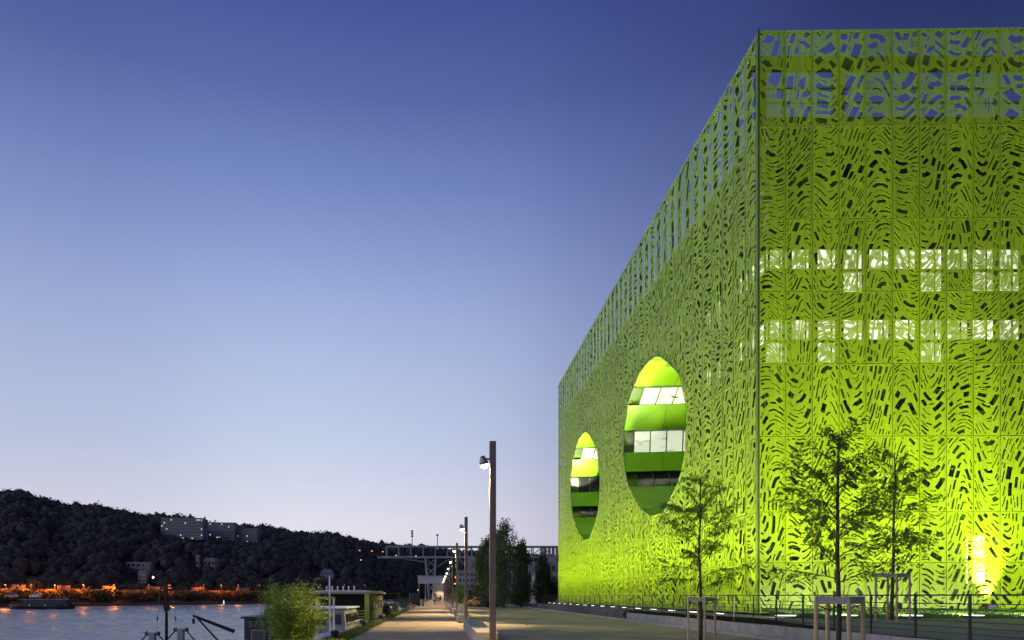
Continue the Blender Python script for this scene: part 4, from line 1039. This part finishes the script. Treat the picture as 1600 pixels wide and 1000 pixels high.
for k, (x, y, z, a, lb) in enumerate(((-5.6, 38.6, -.43, .3, 'pale storage box on the cabin boat deck nearest the quay'), (-5.35, 34.9, -.9, -.4, 'grey storage box below the white goalpost frame'), (-5.3, 30.2, -.95, .2, 'low grey box beside the covered dinghy'))):
    t = thing('storage_box', lb, 'box', (x, y, z), a, 'deck boxes on the moorings'); MB().box((0, 0, .2), (.7, .45, .4)).build('body', M_GREY, t, bevel=.015); MB().box((0, 0, .425), (.74, .49, .05)).build('lid', M_WHITE, t, bevel=.01)
ft = MB().box((-5.25, 38, -.9), (.9, 22, .08)).build('pontoon', M_TAN); tag(ft, 'narrow brown pontoon running beside the quay wall below the boats', 'pontoon')
br_ = MB().lathe((-4.25, 58, 0), [(.24, 0), (.28, .2), (.29, .45), (.25, .85), (.05, .86)], 14).build('water_barrel', M_NAVY, None, True); tag(br_, 'dark barrel standing at the quay edge by the houseboat', 'barrel')
hose = MB().tube([(-4.0 + .35 * math.cos(a * .5), 43 + .35 * math.sin(a * .5), .05 + .012 * (a // 13)) for a in range(40)], .03, 6).build('coiled_rope', M_TAN); tag(hose, 'coil of pale mooring rope on the quay beside the cabin boat', 'rope')

# vehicles
def car(label, loc, rz, paint, L=4.2, H=1.45, kind='car', cat='car'):
    t = thing('parked_' + kind, label, cat, loc, rz, 'vehicles parked under the poplars')
    van = kind == 'van'
    prof = [(-L / 2, .35), (-L / 2, .8), (-L / 2 + .15, .98), (-L * .36, H - .04), (-L * .25, H), (L * .08, H), (L * .25, .96), (L / 2 - .15, .84), (L / 2, .65), (L / 2, .35), (L / 2 - .2, .22), (-L / 2 + .2, .22)]
    if van: prof = [(-L / 2, .35), (-L / 2 + .03, H - .1), (-L / 2 + .15, H), (L * .24, H), (L * .37, 1.1), (L / 2 - .05, .95), (L / 2, .6), (L / 2, .35), (L / 2 - .2, .25), (-L / 2 + .2, .25)]
    MB().prism(prof, -.82, .82).build('body', paint, t, bevel=.08)
    for s in (-1, 1):
        w_ = MB().prism([(-L * .33, .98), (-L * .24, H - .12), (L * .06, H - .12), (L * .19, .98)] if not van else [(L * .05, 1.1), (L * .05, H - .2), (L * .22, H - .2), (L * .31, 1.1)], s * .80, s * .826).build('side_window', M_DARKG, t)
        for y in (-L * .31, L * .31):
            wl_ = MB().lathe((s * .78, y, .31), [(.05, -.1), (.31, -.1), (.31, .1), (.05, .1)], 18, 'X').build('wheel', M_BLACK, t); MB().lathe((s * .80, y, .31), [(.02, -.09), (.17, -.09), (.17, .09), (.02, .09)], 12, 'X').build('rim', M_STEEL, wl_)
        MB().box((s * .6, L / 2 - .02, .68), (.3, .08, .14)).build('headlight', M_WHITE, t); MB().box((s * .68, -L / 2 + .01, .8), (.2, .06, .16)).build('tail_light', mat('red_lens', (.4, .01, .01), .3), t)
    MB().poly([(-.68, L * .10, H - .06), (.68, L * .10, H - .06), (.74, L * .245, 1.0), (-.74, L * .245, 1.0)]).build('windscreen', M_DARKG, t).location = (0, .035, .03)
    MB().poly([(-.68, -L * .33, 1.05), (.68, -L * .33, 1.05), (.64, -L * .365 + .12, H - .08), (-.64, -L * .365 + .12, H - .08)]).build('rear_window', M_DARKG, t).location = (0, -.2, .03)
    return t
car('dark hatchback parked at the foot of the poplars by the nearest lamp post', (7.6, 104, 0), R(150), M_NAVY, 3.9)
car('pale silver car parked left of the dark hatchback', (6.3, 116, 0), R(185), M_GREY)
car('orange lit tan car half hidden behind the lamp posts', (6.0, 108.5, 0), R(100), mat('tan_car_paint', (.45, .27, .08), .35), 3.8)
car('dark van parked on the quay side of the promenade', (-4.1, 116, 0), R(5), M_DARK, 4.8, 2.1, 'van', 'van')

# people far along the promenade
def person(label, loc, rz, top, legs, skin, hair, stride, seed):
    t = thing('person', label, 'person', loc, rz, None)
    V = [(0, 0, .95), (0, 0, 1.18), (0, 0, 1.42), (0, .01, 1.52), (0, .02, 1.62), (0, .02, 1.74), (-.1, 0, .9), (-.11, stride * .55, .5), (-.11, stride * .35, .08), (-.11, stride * .35 + .14, .05), (.1, 0, .9), (.11, -stride * .3, .48), (.11, -stride * .9, .12), (.11, -stride * .9 + .13, .05),
         (-.19, 0, 1.42), (-.25, -stride * .3, 1.14), (-.24, -stride * .1, .86), (-.24, -.02, .76), (.19, 0, 1.42), (.25, stride * .2, 1.14), (.24, stride * .5, .88), (.24, stride * .5 + .03, .78)]
    E = [(0, 1), (1, 2), (2, 3), (3, 4), (4, 5), (0, 6), (6, 7), (7, 8), (8, 9), (0, 10), (10, 11), (11, 12), (12, 13), (2, 14), (14, 15), (15, 16), (16, 17), (2, 18), (18, 19), (19, 20), (20, 21)]
    rr = [.15, .14, .16, .06, .085, .07, .1, .07, .045, .035, .1, .07, .045, .035, .065, .05, .036, .034, .065, .05, .036, .034]
    me = bpy.data.meshes.new('body'); me.from_pydata(V, E, []); o = put('body', me, t)
    sk = o.modifiers.new('skin', 'SKIN'); 
    for i, d in enumerate(me.skin_vertices[0].data if me.skin_vertices else []): d.radius = (rr[i], rr[i] * .8); d.use_root = (i == 0)
    ss = o.modifiers.new('sub', 'SUBSURF'); ss.levels = 1; ss.render_levels = 2
    m = bpy.data.materials.new('clothed_body'); m.use_nodes = True; n = m.node_tree.nodes; l = m.node_tree.links
    tcn = n.new('ShaderNodeTexCoord'); sp_ = n.new('ShaderNodeSeparateXYZ'); l.new(tcn.outputs['Object'], sp_.inputs[0]); r = n.new('ShaderNodeValToRGB'); r.color_ramp.interpolation = 'CONSTANT'
    dv_ = n.new('ShaderNodeMath'); dv_.operation = 'DIVIDE'; dv_.inputs[1].default_value = 2; l.new(sp_.outputs['Z'], dv_.inputs[0]); l.new(dv_.outputs[0], r.inputs[0])
    e = r.color_ramp.elements; e[0].position = 0; e[0].color = (.02, .02, .02, 1); e[1].position = .045; e[1].color = (*legs, 1)
    for p, c_ in ((.47, top), (.755, skin)): x = e.new(p); x.color = (*c_, 1)
    l.new(r.outputs[0], n['Principled BSDF'].inputs['Base Color']); me.materials.append(m)
    MB().lathe((0, .0, 1.68), [(.088, -.03), (.1, .03), (.09, .09), (.05, .125), (.01, .13)], 14).build('hair', hair, t, True)
    MB().lathe((0, .115, 1.65), [(.008, -.02), (.022, -.01), (.015, .015), (.004, .03)], 6).build('nose', mat('skin', skin, .6), t, True)
    return t
HAIR = mat('dark_hair', (.02, .014, .01), .7)
person('walker in a pale shirt far down the promenade', ((679 - VX) * 122 / FPX, 122, 0), R(170), (.55, .55, .6), (.03, .035, .06), (.45, .28, .2), HAIR, .34, 1)
person('walker in dark clothes beside the pale shirted one', ((684 - VX) * 126 / FPX, 126, 0), R(185), (.05, .05, .06), (.02, .02, .025), (.42, .27, .19), HAIR, -.3, 2)
person('walker in a reddish top furthest along the promenade', ((688 - VX) * 134 / FPX, 134, 0), R(10), (.3, .1, .07), (.05, .05, .06), (.42, .27, .19), HAIR, .3, 3)

# ================================================================== BRIDGE AND FAR BUILDINGS
BY = 300.0
def bz(py, Y=BY): return EYE + (VY - py) * Y / FPX
def bxx(px, Y=BY): return (px - VX) * Y / FPX
bg_ = thing('truss_bridge', 'grey steel truss viaduct crossing above the end of the promenade', 'bridge', (0, BY, 0))
zt, zb = bz(854.5), bz(871)
MB().box((bxx(807), 0, zt), (bxx(1010) - bxx(604), 5, .65)).build('top_chord', M_FAR, bg_)
MB().box((bxx(800), 0, zb), (bxx(1010) - bxx(590), 5.2, .8)).build('bottom_chord', M_FAR, bg_)
for px in range(604, 1010, 19):
    MB().box((bxx(px), -2.2, (zt + zb) / 2), (.38, .4, zt - zb - .76)).build('vertical', M_FAR, bg_)
    MB().box((bxx(px), 2.2, (zt + zb) / 2), (.38, .4, zt - zb - .76)).build('vertical', M_FAR, bg_)
for k, px in enumerate(range(695, 990, 19)):
    a, b = (bxx(px) + .3, 0, zb + .5), (bxx(px + 19) - .3, 0, zt - .5)
    MB().tube([a, b] if k % 2 else [(a[0], 0, b[2]), (b[0], 0, a[2])], .22, 6).build('diagonal', M_FAR, bg_)
L0, R0, LB, RB = bxx(665), bxx(681), bxx(671), bxx(677)
for y in (-1.6, 1.6):
    MB().tube([(L0, y, zb - .5), (LB, y, 0)], [.5, .45], 8).build('pier_leg', M_FAR, bg_); MB().tube([(R0, y, zb - .5), (RB, y, 0)], [.5, .45], 8).build('pier_leg', M_FAR, bg_)
    for k in range(5):
        f0, f1 = k / 5, (k + 1) / 5; zz0, zz1 = (zb - .5) * (1 - f0), (zb - .5) * (1 - f1)
        la, ra = L0 + (LB - L0) * f0, R0 + (RB - R0) * f0; lb_, rb_ = L0 + (LB - L0) * f1, R0 + (RB - R0) * f1
        MB().tube([(la, y, zz0), (rb_, y, zz1)], .2, 6).tube([(ra, y, zz0), (lb_, y, zz1)], .2, 6).build('pier_brace', M_FAR, bg_)
MB().tube([(R0, 0, zb - 4.5), (bxx(704), 0, zb - .4)], .35, 8).build('arch_strut', M_FAR, bg_)
MB().tube([(L0, 0, zb - 2.0), (bxx(630), 0, zb - .5)], .35, 8).build('arch_strut', M_FAR, bg_)
MB().tube([(bxx(733), 0, 1), (bxx(740), 0, 12), (bxx(716), 0, zb - .4)], .7, 8).build('arch_strut', M_FAR, bg_)
pier = MB().box((0, 0, zb / 2 - .5), (3.6, 5, zb - .3)).mesh('stone_pier', M_FAR)
for px in (738, 800, 862, 924): put('stone_pier', pier, bg_, (bxx(px), 0, .2))
for k, px in enumerate(range(842, 868, 6)):
    MB().box((bxx(px) + .8, -2.6, (zt + zb) / 2), (1.3, .2, zt - zb - 1.3)).build('side_panel', [M_FAR, mat('rust_pink_panel', (.28, .17, .14), .8)][k % 2], bg_)
for px, top in ((644, 831), (683.5, 837)):
    t = thing('light_mast', 'tall floodlight mast above the bridge deck on the left' if px < 660 else 'thin lamp mast above the bridge pier', 'mast', (bxx(px, 303), 303, zt + .3))
    h = bz(top, 303) - zt
    MB().tube([(0, 0, 0), (0, 0, h)], .16, 8).build('pole', M_DARK, t)
    for j in range(3 if px < 660 else 1): MB().box((0, 0, h - j * 1.1), (1.0, .5, .7)).build('lamp_bank', M_DARK, t)

wsh = thing('white_shed', 'pale flat roofed shed under the bridge pier at the promenade end', 'building', (bxx(675, 210), 212, 0))
MB().box((0, 0, 6.6), (8.6, 8, 2.2)).build('upper_storey', mat('pale_cladding', (.42, .42, .45), .7, noise=.08, scale=1), wsh)
MB().box((2.2, .4, 2.8), (4.2, 7, 5.6)).build('lower_wall', mat('pale_cladding2', (.30, .30, .31), .7, noise=.08, scale=1), wsh)
MB().box((0, 0, 7.8), (9.0, 8.4, .25)).build('roof', M_FAR, wsh)
for x in (-4.0, -2.0): MB().box((x, -3.6, 2.75), (.3, .3, 5.5)).build('column', M_FAR, wsh)
MB().box((.9, -3.13, 1.3), (1.0, .06, 2.4)).build('door', M_DARK, wsh)

def block(label, name, px0, px1, pyt, Y, depth, rows, cols, wallm, litp, z0=0, rz=0, seed=1, roof=None, cat='building'):
    if Y is None:
        g = hill_at((px0 + px1) / 2, z0); Y = g.y; z0 = g.z - 1.5
    x0, x1 = bxx(px0, Y), bxx(px1, Y); H = bz(pyt, Y) - z0; w = x1 - x0; t = thing(name, label, cat, ((x0 + x1) / 2, Y, z0), rz)
    MB().box((0, depth / 2, H / 2), (w, depth, H)).build('wall', wallm, t)
    if roof:
        MB().prism([(-w / 2 - .5, H), (w / 2 + .5, H), (w / 2 - w * .2, H + roof), (-w / 2 + w * .2, H + roof)], -.3, depth + .3, 'Y').build('roof', M_FAR, t)
    else: MB().box((0, depth / 2, H + .2), (w + .4, depth + .4, .4)).build('roof', M_FAR, t)
    rd = random.Random(seed); cw, rh = w / cols, H / rows
    fm = MB().box((0, 0, 0), (cw * .62, .12, rh * .55)).mesh('window', M_FRAME); pd = MB().box((0, -.05, 0), (cw * .52, .06, rh * .44)).mesh('pane', M_DARKG); plt = MB().box((0, -.05, 0), (cw * .52, .06, rh * .44)).mesh('pane', M_WARMW)
    for r in range(rows):
        for c in range(cols):
            f = put('window', fm, t, (-w / 2 + (c + .5) * cw, -.055, (r + .5) * rh)); put('pane', plt if rd.random() < litp else pd, f)
    return t
M_FRAME = mat('grey_window_frame', (.14, .15, .17), .6)
M_SLAB = mat('bluish_apartment_concrete', (.24, .265, .30), .8, noise=.12, scale=.15)
M_HOUSE = mat('pale_house_render', (.36, .34, .35), .8, noise=.15, scale=.3)
block('long grey apartment slab with scattered lit windows below the ridge', 'apartment_block', 252, 316, 810, None, 14, 7, 18, M_SLAB, .10, 840, R(4), 1)
block('middle apartment slab stepping down the ridge with lit windows', 'apartment_block', 316, 366, 817, None, 14, 7, 14, M_SLAB, .16, 843, R(4), 2)
block('lowest apartment slab at the right end of the stepped row', 'apartment_block', 366, 402, 826, None, 14, 5, 10, M_SLAB, .08, 846, R(4), 3)
block('pale tall house half hidden by trees above the far riverbank', 'hill_house', 198, 234, 879, None, 9, 2, 5, M_HOUSE, 0, 891, R(6), 4)
block('narrow pale tower wing below the tall house on the far bank', 'hill_house', 216, 228, 892, None, 6, 4, 2, M_HOUSE, 0, 912, R(6), 5)
block('pale gabled villa standing among the dark hillside trees', 'hill_house', 318, 336, 876, None, 9, 2, 3, M_HOUSE, 0, 889, R(-4), 6, 1.8)
tw = block('small square tower of the gabled villa on the hillside', 'hill_tower', 306, 311, 868, None, 2, 3, 1, M_HOUSE, 0, 888, 0, 7)
gh = thing('domed_house', 'pale house with a rounded glazed roof on the wooded hillside', 'building', tuple(hill_at(510, 904) - Vector((0, 0, .8)))); gsc = hill_at(510, 904).y / 470; gh.scale = (gsc, gsc, gsc)
MB().box((-2, 4, 1.6), (13, 8, 3.2)).build('wall', M_HOUSE, gh)
MB().prism([(4.6 * math.cos(a * math.pi / 12), 3.2 + 4.2 * math.sin(a * math.pi / 12)) for a in range(13)], 0, 7, 'Y').build('rounded_roof', M_SLAB, gh)
for k in range(6): MB().box((-3.5 + k * 1.4, -.08, 4.2), (.9, .12, 1.4)).build('window', M_DARKG, gh)
block('grey warehouse with rows of windows between poplars and lime building', 'warehouse', 836, 905, 880, 150, 12, 4, 6, M_FAR, .05, 0, 0, 8)
block('pale concrete office block behind the far lamp posts', 'far_office', 716, 752, 893, 225, 12, 5, 6, M_HOUSE, .1, 0, 0, 9)

# ================================================================== FAR BANK LIGHTS AND BOAT
def sodium(px, py, Y, power, label, pole=True):
    g = at(px, py, Y); t = thing('sodium_lamp', label, 'street lamp', (g.x, g.y, g.z), 0, 'orange street lamps across the river')
    MB().lathe((0, 0, 0), [(.03, -.12), (.14, -.07), (.18, 0), (.14, .07), (.03, .12)], 10).build('lantern', M_SOD, t, True)
    if pole: MB().tube([(0, .6, -7), (0, .6, .4), (0, .1, .35)], .09, 6).build('pole', M_DARK, t)
    if power: point('sodium_light', (0, -.3, -.8), power, (1, .27, .035), t, .06)
    return t
def ypx(px): return lerp_tab(SHORE, px) + 4
SODP = [(8, 'far left edge'), (48, 'broad orange tree'), (85, 'moored barge stern'), (130, 'bare bank left of the tall house'), (178, 'gap left of the tall house'), (232, 'foot of the tall house'), (265, 'barge mast'), (318, 'villa'), (345, 'bank right of the villa'), (372, 'bank above the buoy'), (405, 'bamboo'), (500, 'domed house'), (538, 'flat roofed houseboat'), (570, 'green corner post')]
for px, w in SODP: sodium(px, 914, ypx(px) - 2.0, random.choice((500, 1500, 2200, 2800)) * (1 if px < 280 else .4), f'orange lamp on the far bank near the {w}')
bw = thing('bank_wall', 'long low embankment wall glowing orange along the far riverbank', 'wall', (0, 0, 0))
pxs = list(range(-40, 640, 10))
for a, b in zip(pxs, pxs[1:]):
    pa, pb = hill_pt(a, .020), hill_pt(b, .020); m = MB(); n_ = (pb - pa).normalized(); q = Vector((-n_.y, n_.x, 0)) * .5; g = n_ * .05
    lo, hi = -.4, 4.6 + (1.6 if (a // 10) % 7 in (2, 3) else 0)
    A, B = pa + g, pb - g
    m.v = [(*(p.xy), z) for z in (lo, hi) for p in (A, B, B + q, A + q)]; m.f = [(3, 2, 1, 0), (4, 5, 6, 7), (0, 1, 5, 4), (1, 2, 6, 5), (2, 3, 7, 6), (3, 0, 4, 7)]
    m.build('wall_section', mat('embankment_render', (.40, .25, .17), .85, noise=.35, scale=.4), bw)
HL = [(217, 816, 'uppermost left of the ridge'), (460, 831, 'left of the two on the ridge'), (469, 832, 'right of the two on the ridge'), (562, 860, 'low on the hill left of the bridge'), (581, 861, 'beside the bridge end, left one'), (598, 862, 'beside the bridge end, brightest'), (619, 868, 'under the bridge railings'), (650, 869, 'behind the bridge deck'), (564, 875, 'lowest on the wooded slope'), (653, 922, 'above the promenade end'), (712, 902, 'between the far lamp posts, upper'), (711, 912, 'between the far lamp posts, lower')]
for px, py, w in HL:
    Y = 292 if py < 880 and px > 570 else (170 if px > 640 else 420 if px > 540 else lerp_tab(RIDGED, px) - 25)
    t = sodium(px, py, Y, 0, f'small orange light {w}', False); s = Y / 420 * (1.5 if px > 700 else 1.0); t.scale = (2.2 * s, 2.2 * s, 2.2 * s)
yl = thing('yellow_lamp', 'pale yellow lamp on the far bank right of the tall house', 'street lamp', tuple(at(239, 902, 292))); MB().lathe((0, 0, 0), [(.05, -.3), (.4, 0), (.05, .3)], 10).build('lantern', M_LAMP, yl, True)
buo = thing('river_buoy', 'small white lit marker at the far waterline', 'buoy', tuple(at(349.5, 941, 345))); MB().lathe((0, 0, -.9), [(.3, 0), (.35, .8), (.2, 1.6), (.05, 2.0)], 10).build('body', mat('lit_white_marker', (.8, .8, .75), .5, emit=(1, .95, .8), es=.9), buo, True)

ba = thing('moored_barge', 'long dark passenger barge moored at the far bank with small lights', 'boat', (bxx(66, 232), 232, -1.2), R(-90))
hull(22, 5, 1.7, .18).build('hull', M_NAVY, ba)
MB().box((0, 1.5, .8), (3.6, 15, 1.6)).build('cabin', M_NAVY, ba); MB().box((0, 1.5, 1.7), (4.2, 17, .15)).build('canopy', M_GREY, ba)
for k in range(9): f_ = MB().box((1.82, -4.6 + k * 1.5, .9), (.06, .9, .7)).build('window', M_DARK, ba); 
for s, (x, e) in enumerate(((-8, 0), (-2, 1), (-.6, 0), (2.4, 1), (6.2, 0), (7.2, 0))):
    MB().lathe((2.56, -x * 1.2, -.25), [(.02, -.16), (.14, 0), (.02, .16)], 8).build('hull_light', M_WARMW if e else M_WHITE, ba, True)
for k in range(10): MB().tube([(0, 5.0 + .4 * k, 1.75), (0, 5.1 + .4 * k, 2.5)], .05, 5).build('stacked_chair', M_GREY, ba)
car('white car parked on the lit far bank above the barge', (bxx(56, 252), 252, 1.0), R(80), M_WHITE)
car('second white car nose out on the far bank at the left edge', (bxx(18, 250), 250, 1.0), R(120), M_WHITE)
tr_ = limb_tree.__name__
P5 = RNG.normal(size=(900, 3)); P5 /= np.linalg.norm(P5, axis=1)[:, None]; P5 *= (RNG.random(900) ** .45)[:, None] * [3.0, 2.6, 2.6]
ot = thing('bank_tree', 'round bank tree lit orange by a lamp at the far left', 'tree', tuple(hill_pt(52, .022)))
MB().tube([(0, 0, -.5), (0, 0, 3.2)], [.25, .15], 8).build('trunk', M_BARK, ot); c = leaf_cloud('crown', P5 + [0, 0, 5.0], .6, .45, M_BANKL, ot); c['kind'] = 'stuff'
rt = thing('ridge_tree', 'lone round tree standing out on the ridge at the far left', 'tree', tuple(hill_pt(30, .99)))
P6 = RNG.normal(size=(900, 3)); P6 /= np.linalg.norm(P6, axis=1)[:, None]; P6 *= (RNG.random(900) ** .4)[:, None] * [5.2, 4, 3.4]
MB().tube([(0, 0, -1), (0, 0, 7)], [.5, .25], 8).build('trunk', M_BARK, rt); c = leaf_cloud('crown', P6 + [0, 0, 9.5], 1.1, .9, M_HILL, rt); c['kind'] = 'stuff'
